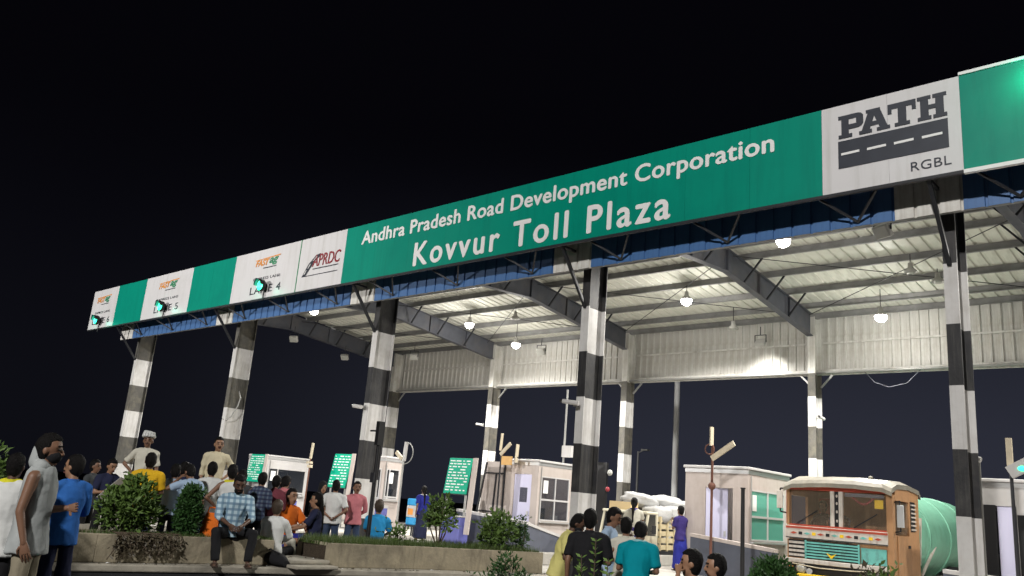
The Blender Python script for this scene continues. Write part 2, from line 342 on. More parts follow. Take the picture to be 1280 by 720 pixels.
def text(name, body, x0, x1, z0, z1, mats, parent, y, bold=0.02, spacing=1.0, italic=0.0, depth=0.006):
    """raised lettering, every letter a part of its own; small print stays one part"""
    cu = bpy.data.curves.new("lettering", 'FONT'); cu.body = body; cu.space_character = spacing; cu.shear = italic
    cu.resolution_u = 4
    o = bpy.data.objects.new("lettering", cu); col.objects.link(o)
    dg = bpy.context.evaluated_depsgraph_get()
    me = bpy.data.meshes.new_from_object(o.evaluated_get(dg))
    bpy.data.objects.remove(o)
    xs = [v.co.x for v in me.vertices]; ys = [v.co.y for v in me.vertices]
    ax, bx_, ay, by_ = min(xs), max(xs), min(ys), max(ys)
    P = [(x0 + (v.co.x - ax) / (bx_ - ax) * (x1 - x0), z0 + (v.co.y - ay) / (by_ - ay) * (z1 - z0)) for v in me.vertices]
    par = list(range(len(P)))
    def find(a):
        while par[a] != a: par[a] = par[par[a]]; a = par[a]
        return a
    faces = [tuple(p.vertices) for p in me.polygons]
    for f in faces:
        for q in f[1:]: par[find(q)] = find(f[0])
    isl_ = {}
    for f in faces: isl_.setdefault(find(f[0]), []).append(f)
    grp = []
    for fs in isl_.values():
        xx = [P[i][0] for f in fs for i in f]; grp.append([min(xx), max(xx), fs])
    grp.sort(key=lambda g_: g_[0]); mer = []
    for a, b, fs in grp:
        if mer and min(b, mer[-1][1]) - max(a, mer[-1][0]) > .5 * min(b - a, mer[-1][1] - mer[-1][0]): mer[-1][1] = max(b, mer[-1][1]); mer[-1][2] = mer[-1][2] + fs
        else: mer.append([a, b, fs])
    small = (z1 - z0) < .25
    bpy.data.meshes.remove(me)
    w = bold * (z1 - z0)
    shifts = [(0, 0)] if bold == 0 else [(-w, 0), (w, 0), (0, w * .8), (0, -w * .8)]
    def put(mb, fs):
        for k, (dx, dz) in enumerate(shifts):
            yk = y - depth - k * .0006
            ids = sorted({i for f in fs for i in f}); mp = {i: n_ for n_, i in enumerate(ids)}; n_ = len(ids)
            vs = [(P[i][0] + dx, yk, P[i][1] + dz) for i in ids] + [(P[i][0] + dx, y, P[i][1] + dz) for i in ids]
            edges = {}
            for f in fs:
                for a, b in zip(f, f[1:] + f[:1]): edges[(a, b)] = 1
            ff = [tuple(mp[i] for i in f) for f in fs] + [(mp[a], mp[b], mp[b] + n_, mp[a] + n_) for (a, b) in edges if (b, a) not in edges]
            mb.add(vs, ff)
    if small:
        mb = MB()
        for g_ in mer: put(mb, g_[2])
        o = mb.build(name, mats, parent); o["kind"] = "stuff"; return o
    for g_ in mer:
        mb = MB(); put(mb, g_[2]); mb.build("letter", mats, parent)

# ================================================================== GROUND
g = MB()
g.add([(-450, -450, 0), (450, -450, 0), (450, 450, 0), (-450, 450, 0)], [(0, 1, 2, 3)])
tag(g.build("ground", M['asphalt']), kind="structure")
tag(MB().box(-4, 39, -2.6, 30, 0.001, 0.008).build("plaza_slab", M["slab"]), kind="structure")
# lane markings
lm = MB()
for k in range(-1, 6):
    for y in range(-14, 40, 6):
        lm.box(7 * k + 3.44, 7 * k + 3.56, y, y + 3, 0.009, 0.013)
tag(lm.build("road_markings", M['letter_white']), kind="structure")
# toll islands, one under every pair of columns
isl = [(0.7, -2.0, 1.9), (7.3, -1.9, 1.9), (13.6, -2.2, 2.0), (21.0, -1.7, 1.7), (28.0, -1.6, 1.8), (35.0, -1.7, 1.7)]
for cx, a, b in isl:
    i_ = MB()
    y0 = -0.8
    i_.prism([(cx + a, y0 + 1.0), (cx, y0 - 0.6), (cx + b, y0 + 1.0), (cx + b, 15.5), (cx + a, 15.5)], 'z', 0, 0.35)
    tag(i_.build("traffic_island", M['pale_concrete'], bevel=0.03), kind="structure")
# raised pavement the crowd stands on
rp = MB(); rp.prism([(9.5, -13), (18.2, -11.5), (18.75, -4.5), (19.4, -0.9), (9.5, -0.9)], 'z', 0, 0.2)
tag(rp.build("pavement", M['concrete'], bevel=0.02), kind="structure")
# ledge (apron) in front of the planter walls: pale top, black kerb face
lp = [(18.98, -11.6), (19.26, -8.37), (19.62, -6.12), (19.90, -5.04), (20.33, -3.37), (20.88, -0.97), (21.1, -0.3)]
bk = [(20.2, -0.2), (18.7, -4.6), (18.0, -11.6)]
n_ = len(lp)
pl = MB()
poly = lp + bk
pl.prism(poly, 'z', 0.26, 0.36)
tag(pl.build("ledge", M['concrete'], bevel=0.02), kind="structure")
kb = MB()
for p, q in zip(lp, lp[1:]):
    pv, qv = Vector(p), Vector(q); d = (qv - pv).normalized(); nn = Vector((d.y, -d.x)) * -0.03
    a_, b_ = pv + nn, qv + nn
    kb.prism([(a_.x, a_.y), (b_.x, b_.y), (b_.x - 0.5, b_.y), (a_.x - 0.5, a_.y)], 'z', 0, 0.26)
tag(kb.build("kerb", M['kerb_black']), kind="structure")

def planter(name, label, front, width, ztop, mtop):
    """low rendered wall round a strip of soil; front = polyline of its road side"""
    t = thing(name, label, "planter", (front[0][0], front[0][1], 0.36))
    o = Vector((front[0][0], front[0][1], 0.36))
    back = [(x - width, y + 0.08) for x, y in front]
    w = MB(); th = 0.16
    def seg(p, q, inner_p, inner_q):
        w.prism([tuple(Vector(p) - o.xy), tuple(Vector(q) - o.xy), tuple(Vector(inner_q) - o.xy), tuple(Vector(inner_p) - o.xy)], 'z', 0.002, ztop - 0.36)
    for i in range(len(front) - 1):
        seg(front[i], front[i + 1], (front[i][0] - th, front[i][1]), (front[i + 1][0] - th, front[i + 1][1]))
        seg((back[i][0] + th, back[i][1]), (back[i + 1][0] + th, back[i + 1][1]), back[i], back[i + 1])
    w.build("wall", M['old_plaster'], t, bevel=0.012)
    e = MB()
    for (f, b, sgn) in ((front[0], back[0], 1), (front[-1], back[-1], -1)):
        fx, fy = f[0] - o.x, f[1] - o.y; bx_, by_ = b[0] - o.x, b[1] - o.y
        e.prism([(fx - th - 0.003, fy + 0.003 * sgn), (fx - th - 0.003, fy + th * sgn), (bx_ + th + 0.003, by_ + th * sgn), (bx_ + th + 0.003, by_ + 0.003 * sgn)], 'z', 0.004, ztop - 0.362)
    e.build("end_wall", M['end_plaster'], t)
    s = MB()
    for i in range(len(front) - 1):
        s.prism([(front[i][0] - th - .003 - o.x, front[i][1] - o.y), (front[i + 1][0] - th - .003 - o.x, front[i + 1][1] - o.y), (back[i + 1][0] + th + .003 - o.x, back[i + 1][1] - o.y), (back[i][0] + th + .003 - o.x, back[i][1] - o.y)], 'z', 0.01, ztop - 0.41)
    s.build("soil", M['soil'], t)
    return t
P1F = [(18.75, -11.5), (19.05, -8.33), (19.25, -5.92), (19.38, -5.64)]
P2F = [(19.69, -4.74), (19.93, -3.07), (20.75, -0.45)]
planter("planter_wall", "long weathered low planter wall with the bushy shrub, man in plaid shirt seated on it", P1F, 0.95, 0.75, None)
planter("planter_wall", "low rendered planter wall with pale end face and grass, right of the gap", P2F, 1.1, 0.75, None)
sl = thing("step_slab", "flat concrete step slab lying in the gap between the two planter walls", "step slab", (19.42, -5.15, 0.36))
box("slab", M['concrete'], sl, -0.75, 0.62, -0.46, 0.34, 0.002, 0.055, bevel=0.015)
box("slab", M['concrete'], sl, -0.85, 0.35, -0.40, 0.36, 0.06, 0.12, bevel=0.015)
tag(MB().prism([(14.6, -7.2), (16.9, -6.6), (16.9, -4.6), (15.0, -4.4)], 'z', 0, 0.65).build("raised_island", M['concrete'], bevel=0.02), kind="structure")

# ================================================================== CANOPY
can = thing("toll_canopy", "steel toll canopy on black and white banded columns with blue fascia", "toll canopy", (0, 0, 0))
def h_section(mb, bands, z0, z1, fx, fy, tf=0.024, tw=0.014):
    """I column: flanges face -y and +y, web along y, in painted bands"""
    z = z0
    for zt, mi in bands:
        a, b = max(z, z0), min(zt, z1)
        if b > a:
            mb.box(0, fx, 0, tf, a, b, mi); mb.box(0, fx, fy - tf, fy, a, b, mi)
            mb.box(fx / 2 - tw / 2, fx / 2 + tw / 2, tf, fy - tf, a, b, mi)
        z = zt
CB = (0.98, 1.95, 2.914, 3.864, 4.813, 5.78, 8.6)
front_seq = [(z, i % 2) for i, z in enumerate(CB)]
def column_mesh(bands, z0, z1, mats, fx=0.2, fy=0.6):
    mb = MB(); h_section(mb, bands, z0, z1, fx, fy); return mb.mesh("column", mats)
cm_f = column_mesh(front_seq, 0.35, 8.0, [M['col_black'], M['col_white']])
cm_fg = column_mesh(front_seq, 0.35, 8.0, [M['col_grey'], M['col_white']])
FX = [0.0, 7.04, 14.04, 20.98, 28.05, 35.05]
for i, x in enumerate(FX):
    c = link("column", cm_fg if i < 2 else cm_f, can, (x, 0, 0))
    MB().box(-0.12, 0.32, -0.12, 0.72, 0.352, 0.372).build("base_plate", M['dark_steel'], c)
back_seq = [(1.0, 1), (1.85, 0), (2.70, 1), (3.69, 1), (4.652, 0), (5.574, 1), (6.27, 0), (8.6, 2)]
back_seq = [(0.95, 0), (1.80, 1), (2.70, 0), (3.69, 1), (4.652, 0), (5.574, 1), (6.30, 0), (8.6, 2)]
cm_b = column_mesh(back_seq, 0.35, 8.1, [M['col_grey'], M['col_white'], M['cream']], 0.24, 0.5)
BX = [0.9, 7.3, 14.0, 20.99, 28.0, 35.0]
for x in BX:
    c = link("column", cm_b, can, (x, 11.68, 0))
    MB().box(-0.1, 0.34, -0.1, 0.6, 0.352, 0.372).build("base_plate", M['dark_steel'], c)
def zr(y): return 8.98 - 0.105 * abs(y - 6.0)
# rafters (web + flanges), deep at the knees
for i, x in enumerate(FX):
    xb = BX[i] - x
    mb = MB()
    ys = [0.62, 3.6, 6.1, 11.66]
    bot = [7.82, 7.97, 8.13, 7.47]
    top = [zr(y) - 0.2 for y in ys]
    for j in range(3):
        xa, xc = 0.1 + xb * ys[j] / 11.66, 0.1 + xb * ys[j + 1] / 11.66
        for (dx, zz0, zz1, zz2, zz3) in ((0.008, bot[j], bot[j + 1], top[j + 1], top[j]), (0.10, bot[j], bot[j + 1], bot[j + 1] + .02, bot[j] + .02), (0.10, top[j] - .02, top[j + 1] - .02, top[j + 1], top[j])):
            mb.add([(xa - dx, ys[j], zz0), (xa + dx, ys[j], zz0), (xa + dx, ys[j], zz3), (xa - dx, ys[j], zz3), (xc - dx, ys[j + 1], zz1), (xc + dx, ys[j + 1], zz1), (xc + dx, ys[j + 1], zz2), (xc - dx, ys[j + 1], zz2)],
                   [(3, 2, 1, 0), (4, 5, 6, 7), (0, 1, 5, 4), (1, 2, 6, 5), (2, 3, 7, 6), (3, 0, 4, 7)])
    for y in (2.2, 4.2, 6.1, 8.0, 10.0):
        xx = 0.1 + xb * y / 11.66
        zb = 7.82 + (y - .62) * .0565 if y < 6.1 else 8.13 - (y - 6.1) * .1187
        mb.box(xx - .08, xx + .08, y - .006, y + .006, zb + .02, zr(y) - .22)
    rf = mb.build("rafter", M['steel'], can, (x, 0, 0))
    for y in (2.0, 3.4, 4.8, 7.0, 8.4, 9.86):
        zb = 7.82 + (y - .62) * .0565 if y < 6.1 else 8.13 - (y - 6.1) * .1187
        xx = 0.1 + xb * y / 11.66
        b = MB()
        for sgn in (-1, 1): b.bar((xx + sgn * .09, y, zb + .03), (xx + sgn * .62, y, zr(y) - .19), .045, .045)
        b.build("flange_brace", M['dark_steel'], rf)
XA, XB = 0.3, 36.6
for y in (0.5, 2.0, 3.4, 4.8, 5.85, 6.15, 7.0, 8.4, 9.86, 11.2, 12.15):
    p = MB(); p.box(XA, XB, y, y + .012, zr(y) - .2, zr(y) - .004); p.box(XA, XB, y + .012, y + .07, zr(y) - .018, zr(y) - .004); p.box(XA, XB, y - .06, y, zr(y) - .2, zr(y) - .186)
    p.build("purlin", M['purlin'], can)
# roof sheets, one ribbed strip each
def sheet(w, prof, length_pts):
    """strip cross-section prof [(x,dz)] swept along length_pts [(y,z)]"""
    mb = MB(); n = len(prof)
    vs = []
    for (y, z) in length_pts:
        vs += [(px, y, z + dz) for px, dz in prof] 
    for (y, z) in length_pts:
        vs += [(px, y, z + dz + .004) for px, dz in prof]
    k = len(length_pts); o = n * k
    fs = []
    for j in range(k - 1):
        for i in range(n - 1):
            fs.append((j * n + i, j * n + i + 1, (j + 1) * n + i + 1, (j + 1) * n + i)); fs.append((o + j * n + i, o + (j + 1) * n + i, o + (j + 1) * n + i + 1, o + j * n + i + 1))
    mb.add(vs, fs); return mb
RW = 0.33
rprof = [(0, 0.0), (RW - .10, 0.0), (RW - .075, 0.034), (RW - .025, 0.034), (RW - .0, 0.0)]
rs_f = sheet(RW, rprof, [(-0.42, zr(-0.42)), (6.0, zr(6.0))]).mesh("roof_panel", M['roof'])
rs_b = sheet(RW, rprof, [(6.003, zr(6.0)), (12.5, zr(12.5))]).mesh("roof_panel", M['roof'])
nroof = int((XB - XA) / RW)
for k in range(nroof):
    link("roof_panel", rs_f, can, (XA + k * RW, 0, 0)); link("roof_panel", rs_b, can, (XA + k * RW, 0, 0))
MB().prism([(-.25 + 6, zr(5.75) + .05), (6, 9.06), (6.25, zr(5.75) + .05), (6, 9.04)], 'x', XA, XB).build("ridge_cap", M['roof'], can)
# fascia cladding (blue, cream in front of every column), each strip a panel
FW = 1 / 3
def wall_strip(w, z0, z1, name, mm, g=.05, d=.028):
    prof = [(0, 0), (w - g, 0), (w - g * .8, d), (w - g * .2, d), (w, 0)]
    mb = MB(); n = len(prof)
    vs = [(x, y, z0) for x, y in prof] + [(x, y, z1) for x, y in prof] + [(x, y + .004, z0) for x, y in prof] + [(x, y + .004, z1) for x, y in prof]
    fs = [(i, i + 1, n + i + 1, n + i) for i in range(n - 1)] + [(2 * n + i, 3 * n + i, 3 * n + i + 1, 2 * n + i + 1) for i in range(n - 1)]
    fs += [(i, 2 * n + i, 2 * n + i + 1, i + 1) for i in range(n - 1)]
    mb.add(vs, fs); return mb.mesh(name, mm)
fb = wall_strip(FW, 6.46, 8.30, "fascia_panel", M['blue']); fc = wall_strip(FW, 6.46, 8.30, "fascia_panel", M['cream'])
k = 0
while True:
    x = -0.5 + k * FW
    if x > 36.3: break
    near = abs(((x + FW / 2 + 3.5) % 7) - 3.5) < 0.52
    link("fascia_panel", fc if near else fb, can, (x, -0.45, 0)); k += 1
fr = MB()
fr.box(-0.5, 36.5, -0.415, -0.365, 6.47, 6.55); fr.box(-0.5, 36.5, -0.415, -0.365, 7.4, 7.46); fr.box(-.5, 36.5, -.415, -.365, 8.2, 8.28)
fr.build("fascia_rail", M['purlin'], can)
gt = MB(); gt.box(0.3, 36.5, -0.30, -0.02, 6.58, 6.60); gt.box(0.3, 36.5, -.30, -.285, 6.60, 6.72); gt.build("gutter", M['purlin'], can)
# back wall cladding
BW = 0.27
bw = wall_strip(BW, 6.40, 8.28, "wall_panel", M['cream'], .09, -.04)
k = 0
while 0.95 + k * BW < 36.4:
    link("wall_panel", bw, can, (0.95 + k * BW, 12.26, 0)); k += 1
bb = MB(); bb.box(0.95, 36.5, 12.06, 12.21, 6.30, 6.36); bb.box(.95, 36.5, 12.06, 12.075, 6.36, 6.46); bb.box(.95, 36.5, 12.19, 12.205, 7.3, 7.36)
bb.build("back_beam", M['cream'], can)
bb = MB(); bb.tube((.95, 12.0, 6.36), (36.5, 12.0, 6.36), .035); bb.build("conduit", M['galv'], can)
for x in BX:
    MB().bar((x + .25, 12.1, 5.9), (x + .62, 12.1, 6.29), .05, .05).build("knee_brace", M['galv'], can); MB().bar((x - .01, 12.1, 5.9), (x - .38, 12.1, 6.29), .05, .05).build("knee_brace", M['galv'], can)
# roof bracing rods
rd = MB()
for i in range(5):
    x0, x1 = FX[i] + .2, FX[i + 1]
    rd.tube((x0, 6.3, 8.62), (x1, 11.4, 8.1), .012, n=5); rd.tube((x1, 6.3, 8.62), (x0, 11.4, 8.1), .012, n=5)
rd.build("brace_rods", M['dark_steel'], can)
# sign brackets: raking struts from every column, vee struts along the fascia
for x in FX:
    b = MB(); b.bar((x + .1, -.01, 5.75), (x + .1, -.92, 6.86), .06, .06); b.bar((x + .1, -.92, 6.86), (x + .1, -.46, 6.86), .05, .05)
    b.bar((x - .2, -.30, 6.56), (x + .5, -.30, 6.56), .05, .05)
    b.build("sign_bracket", M['dark_steel'], can)
x = 1.3
while x < 36:
    if min(abs(x - f) for f in FX) > 0.9:
        b = MB(); b.bar((x, -.48, 6.52), (x - .45, -.93, 6.84), .035, .035); b.bar((x, -.48, 6.52), (x + .45, -.93, 6.84), .035, .035)
        b.build("sign_bracket", M['dark_steel'], can)
    x += 2.33

# ================================================================== SIGN
SB = [-2.33, -0.13, 2.14, 5.47, 8.15, 11.63, 13.72, 26.56, 28.66, 36.4]
Z0, Z1 = 6.875, 8.40
sg = thing("toll_sign", "long green and white toll plaza signboard reading Kovvur Toll Plaza", "signboard", (0, 0, 0))
for i in range(9):
    a, b = SB[i], SB[i + 1]
    white = i in (0, 2, 4, 5, 7)
    # each colour field is made of joined sheets about 1.2 m wide
    n = max(1, round((b - a) / 1.28))
    for j in range(n):
        xa, xb = a + (b - a) * j / n, a + (b - a) * (j + 1) / n
        rr_ = random.Random(i * 17 + j); w_ = xb - xa - .003; q = MB()
        bow = rr_.uniform(.001, .006); tw = rr_.uniform(-.002, .002)
        nx, nz = 6, 4; vs = []
        for yy in (0, 1):
            for c in range(nz + 1):
                for a_ in range(nx + 1):
                    u, v = a_ / nx, c / nz
                    d_ = bow * (math.sin(math.pi * u) * math.sin(math.pi * v)) + tw * (u - .5)
                    vs.append((xa + .0015 + u * w_, -1.0 + d_ if yy == 0 else -.96, Z0 + v * (Z1 - Z0)))
        k_ = (nx + 1) * (nz + 1); fs = []
        for c in range(nz):
            for a_ in range(nx):
                b0 = c * (nx + 1) + a_; fs.append((b0, b0 + 1, b0 + nx + 2, b0 + nx + 1)); fs.append((k_ + b0, k_ + b0 + nx + 1, k_ + b0 + nx + 2, k_ + b0 + 1))
        rim = [a_ for a_ in range(nx + 1)] + [c * (nx + 1) + nx for c in range(1, nz + 1)] + [nz * (nx + 1) + a_ for a_ in range(nx - 1, -1, -1)] + [c * (nx + 1) for c in range(nz - 1, 0, -1)]
        for a_, b_ in zip(rim, rim[1:] + rim[:1]): fs.append((a_, a_ + k_, b_ + k_, b_))
        q.add(vs, fs); q.build("sign_panel", M['sign_white'] if white else M['sign_green'], sg)
tr = MB()
tr.box(SB[0], SB[8], -1.012, -0.95, Z0 - .05, Z0 - .002); tr.build("bottom_rail", M['dark_steel'], sg)
tr = MB(); tr.box(SB[8], SB[9], -1.025, -0.95, Z0 - .06, Z0 - .002); tr.box(SB[8], SB[9], -1.025, -.95, Z1 + .002, Z1 + .05); tr.build("white_edging", M['letter_white'], sg)
tr = MB(); tr.box(11.615, 11.645, -1.012, -1.0015, Z0, Z1); tr.build("edge_strip", M['letter_green'], sg)
tr = MB(); tr.box(SB[0], SB[9], -.958, -.90, Z1 - .12, Z1 - .06); tr.box(SB[0], SB[9], -.958, -.90, Z0 + .06, Z0 + .12)
for k in range(32): tr.box(SB[0] + .3 + k * 1.2, SB[0] + .36 + k * 1.2, -.90, -.86, Z0 + .02, Z1 - .02)
tr.build("sign_frame", M['dark_steel'], sg)
YS = -1.0035
text("lettering", "Andhra Pradesh Road Development Corporation", 14.42, 25.72, 7.74, 8.20, M['letter_white'], sg, YS, 0.030, 1.05)
text("lettering", "Kovvur Toll Plaza", 16.56, 23.68, 6.985, 7.56, M['letter_white'], sg, YS, 0.034, 1.22)
# PATH emblem: slab letters above a road with dashes
def poly_letters(name, polys, mm, y=YS, d=.006):
    mb = MB()
    for q_, p in enumerate(polys): mb.prism(p, 'y', y, y - d - .0005 * q_)
    return mb.build(name, mm, sg)
def PA(x, w, parts):  # parts in 0..1 box
    z0, h = 7.80, 0.40
    return [[(x + w * u, z0 + h * v) for u, v in p] for p in parts]
rect = lambda a, b, c, d: [(a, c), (b, c), (b, d), (a, d)]
LP = [rect(.12, .42, .0, 1), rect(0, .55, 0, .16), rect(0, .12, .84, 1), rect(.42, .8, .80, 1), rect(.42, .8, .36, .56), [(.8, .36), (.92, .40), (1, .5), (1, .86), (.92, .96), (.8, 1), (.8, .80), (.72, .78), (.72, .58), (.8, .56)]]
LA = [[(.08, .12), (.34, .12), (.54, .84), (.34, 1)], [(.34, 1), (.54, .84), (.46, .84), (.68, .12), (.93, .12), (.68, 1)], rect(.30, .68, .28, .46), rect(0, .42, 0, .15), rect(.58, 1, 0, .15), rect(.24, .7, .86, 1)]
LT = [rect(.36, .66, 0, 1), rect(0, .36, .78, 1), rect(.66, 1, .78, 1), rect(0, .14, .58, .78), rect(.86, 1, .58, .78), rect(.24, .78, 0, .15)]
LH = [rect(.1, .38, 0, 1), rect(.62, .9, 0, 1), rect(.38, .62, .42, .6), rect(0, .47, 0, .15), rect(.53, 1, 0, .15), rect(0, .47, .85, 1), rect(.53, 1, .85, 1)]
for i, (x, w, Lt) in enumerate(((26.84, .40, LP), (27.17, .48, LA), (27.62, .42, LT), (28.06, .42, LH))):
    poly_letters("letter", PA(x, w, Lt), M['letter_dark'])
poly_letters("emblem_road", [rect(26.83, 28.48, 7.28, 7.755)], M['letter_dark'])
for k in range(4): poly_letters("road_dash", [[(26.88 + .41 * k, 7.50), (27.17 + .41 * k, 7.505), (27.17 + .41 * k, 7.545), (26.88 + .41 * k, 7.54)]], M['letter_white'], YS - .008)
text("lettering", "RGBL", 27.93, 28.50, 7.00, 7.15, M['letter_dark'], sg, YS, 0.0, 1.05)
# APRDC emblem
text("lettering", "APRDC", 12.30, 13.55, 7.52, 7.86, M['letter_red'], sg, YS, 0.015, 1.0, 0.15)
poly_letters("emblem_road", [[(11.86, 7.27), (12.02, 7.27), (12.38, 7.66), (12.62, 7.80), (12.62, 7.88), (12.42, 7.84), (12.12, 7.62)]], M['letter_dark'])
poly_letters("road_dashes", [[(11.96, 7.34), (11.99, 7.34), (12.07, 7.45), (12.04, 7.45)], [(12.11, 7.50), (12.14, 7.50), (12.24, 7.62), (12.21, 7.62)], [(12.31, 7.69), (12.34, 7.69), (12.5, 7.80), (12.47, 7.80)]], M['letter_white'], YS - .007)
poly_letters("underline", [rect(12.35, 13.5, 7.44, 7.465), rect(12.02, 13.5, 7.27, 7.29)], M['letter_dark'])
# lane fields
for x0, x1, num in ((9.3, 10.8, "4"), (3.15, 4.75, "5"), (-1.95, -0.55, "6")):
    w = x1 - x0
    text("tag_emblem", "FAST", x0 + .05, x0 + w * .50, 7.90, 8.08, M['letter_orange'], sg, YS, 0.05, 0.95, 0.25)
    text("tag_emblem", "ag", x0 + w * .52, x0 + w * .82, 7.86, 8.08, M['letter_green'], sg, YS, 0.05, 0.95, 0.25)
    poly_letters("tag_swoosh", [[(x0 + .0, 8.10), (x0 + w * .9, 8.15), (x0 + w * .86, 8.11), (x0 + .04, 8.085)]], M['letter_orange'])
    poly_letters("tag_swoosh", [rect(x0 + w * .32, x0 + w * .78, 7.80, 7.825)], M['letter_dark'])
    text("lettering", "EXPRESS LANE", x0 + .05, x1 - .05, 7.455, 7.535, M['letter_dark'], sg, YS, 0.0, 1.1)
    text("lettering", "LANE " + num, x0 - .05, x1 + .05, 7.04, 7.27, M['letter_dark'], sg, YS, 0.0, 1.1)
# sagging drip stains are left to the panel material

# lane signals in front of the sign
def lane_signal(loc, label):
    t = thing("lane_signal", label, "traffic light", loc, 0, "green lane signals on the sign")
    MB().lathe([(.16, 0), (.175, .02), (.175, .08), (.14, .12), (.06, .15)], 18, axis='y').build("housing", M['black'], t, (0, -.15, 0))
    MB().lathe([(.15, -.012), (.11, -.028), (.03, -.04)], 18, axis='y').build("lens", M['go_green'], t, (0, -.14, 0))
    v = MB(); n = 12
    pts = [(math.cos(math.pi * (i / n)) * .178, math.sin(math.pi * (i / n)) * .178) for i in range(n + 1)]
    vs = [(a, -.15, b) for a, b in pts] + [(a, -.32 + .06 * abs(a) / .178, b * .98) for a, b in pts]
    vs += [(a * .96, -.15, b * .96) for a, b in pts] + [(a * .96, -.32 + .06 * abs(a) / .178, b * .94) for a, b in pts]
    k = n + 1
    v.add(vs, [(i, i + 1, k + i + 1, k + i) for i in range(n)] + [(2 * k + i, 3 * k + i, 3 * k + i + 1, 2 * k + i + 1) for i in range(n)] + [(k + i, k + i + 1, 3 * k + i + 1, 3 * k + i) for i in range(n)], 0, True)
    v.build("visor", M['black'], t)
    MB().tube((0, .02, 0), (0, .0, -.42), .02).box(-.03, .03, -.06, .03, -.03, .03).build("bracket", M['dark_steel'], t)
    return t
lane_signal((10.1, -1.06, 7.20), "green lane signal over the lane 4 lettering, largest of the left three")
lane_signal((3.95, -1.06, 7.18), "green lane signal over the lane 5 lettering on the sign")
lane_signal((-1.22, -1.06, 7.14), "leftmost green lane signal at the far end of the sign")
lane_signal((29.80, -1.06, 8.10), "green lane signal at the right edge, beside the PATH emblem panel")
for x, z, e in ((10.1, 7.2, 8), (3.95, 7.18, 8), (-1.22, 7.14, 8), (29.70, 8.16, 20)):
    d = bpy.data.lights.new("signal_glow", 'POINT'); d.energy = e; d.color = (0.05, 1.0, 0.6); d.shadow_soft_size = .08
    o = bpy.data.objects.new("signal_glow", d); col.objects.link(o); o.location = (x - .05, -1.28, z - .02)

# ================================================================== CANOPY LAMPS
LAMP_E, GLOW_E = 2100, 120
def lamp_light(loc, e):
    d = bpy.data.lights.new("lamp_light", 'POINT'); d.energy = e; d.color = (1.0, 0.965, 0.90); d.shadow_soft_size = .16
    o = bpy.data.objects.new("lamp_light", d); col.objects.link(o); o.location = loc
def highbay(loc, label, lit, cone=156):
    t = thing("canopy_lamp", label, "lamp", loc, 0, "lamps hung under the canopy roof")
    top = zr(loc[1]) - .2 - loc[2]
    MB().tube((0, 0, .24), (0, 0, top), .012, n=6).build("drop_rod", M['dark_steel'], t)
    MB().lathe([(.05, .24), (.06, .23), (.065, .13), (.08, .10), (.15, .03), (.17, -.02), (.165, -.022), (.08, .07)], 18).build("reflector", M['lamp_shell'], t)
    MB().ell((0, 0, -.05 if lit else 0), (.16, .16, .15) if lit else (.10, .10, .06), 16, 10).build("bulb", M['lamp_on'] if lit else M['lamp_off'], t)
    if lit:
        lamp_light((loc[0], loc[1], loc[2] - .26), GLOW_E)
        spot("lamp_beam", (loc[0], loc[1], loc[2] - .26), (loc[0], loc[1], 0), LAMP_E, cone, (1.0, 0.965, 0.90), 0.14, 0.25)
    return t
highbay((9.47, 8.08, 8.1), "bright lit canopy lamp, left of the brightest pair at the middle", True)
highbay((10.4, 9.75, 7.58), "lit canopy lamp, lower right of the pair near the middle back column", True, 128)
highbay((5.3, 3.99, 8.1), "small lit lamp just under the fascia, left of the third column", True)
highbay((23.58, 4.15, 8.1), "lit lamp under the fascia below the PATH panel, left of the right column", True)
highbay((23.75, 10.15, 7.58), "lit lamp near the back wall, left of the rightmost column", True, 128)
highbay((18.69, 8.16, 8.1), "lit lamp under the middle of the roof, right of the middle column", True)
highbay((31.2, 5.5, 8.1), "lit canopy lamp right of the rightmost column, at the edge of view", True)  # out of view, added to brighten the roof
highbay((19.1, 10.4, 7.62), "dull lamp above the hot bright patch on the back wall", False)
highbay((25.22, 8.0, 8.1), "unlit lamp hanging beside the rightmost column, left one of two", False)
highbay((25.54, 9.15, 8.1), "unlit lamp tucked behind the rightmost column at roof middle", False)
highbay((11.72, 8.13, 8.1), "unlit hook lamp hanging right above the brightest lamp", False)
def floodlight(loc, aim, label, lit=False, e=0):
    t = thing("floodlight", label, "floodlight", loc, aim, "floodlights on the canopy rafters")
    MB().box(-.17, .17, -.06, .06, -.13, .13).build("housing", M['lamp_shell'], t, rot=(R(-35), 0, 0), bevel=.02)
    MB().box(-.15, .15, .061, .072, -.11, .11).build("lens", M['lamp_on'] if lit else M['lamp_off'], t, rot=(R(-35), 0, 0))
    MB().bar((-.19, 0, 0), (-.19, 0, .24), .02, .03).bar((.19, 0, 0), (.19, 0, .24), .02, .03).bar((-.2, 0, .24), (.2, 0, .24), .03, .02).tube((0, 0, .24), (0, 0, .52), .015, n=6).build("yoke", M['dark_steel'], t)
    return t
floodlight((19.6, 11.3, 7.3), 0.0, "floodlight washing the hot bright patch on the back wall", False)
spot("wall_wash", (19.55, 10.9, 6.95), (19.45, 12.26, 6.22), 190, 74, (1.0, 0.98, 0.92), 0.05, 0.85)
floodlight((26.35, 2.5, 7.35), R(160), "small floodlight under the cream panels left of the rightmost column", False)
floodlight((5.0, 9.4, 7.3), R(200), "pale floodlight by the back wall just right of the third column", False)
floodlight((2.2, 5.3, 7.45), R(210), "upper of two floodlights on the leftmost rafter", False)
floodlight((1.3, 8.6, 7.35), R(210), "lower of two floodlights on the leftmost rafter", False)
floodlight((11.3, 10.2, 7.3), R(190), "small floodlight right of the brightest lamp pair on the back wall", False)

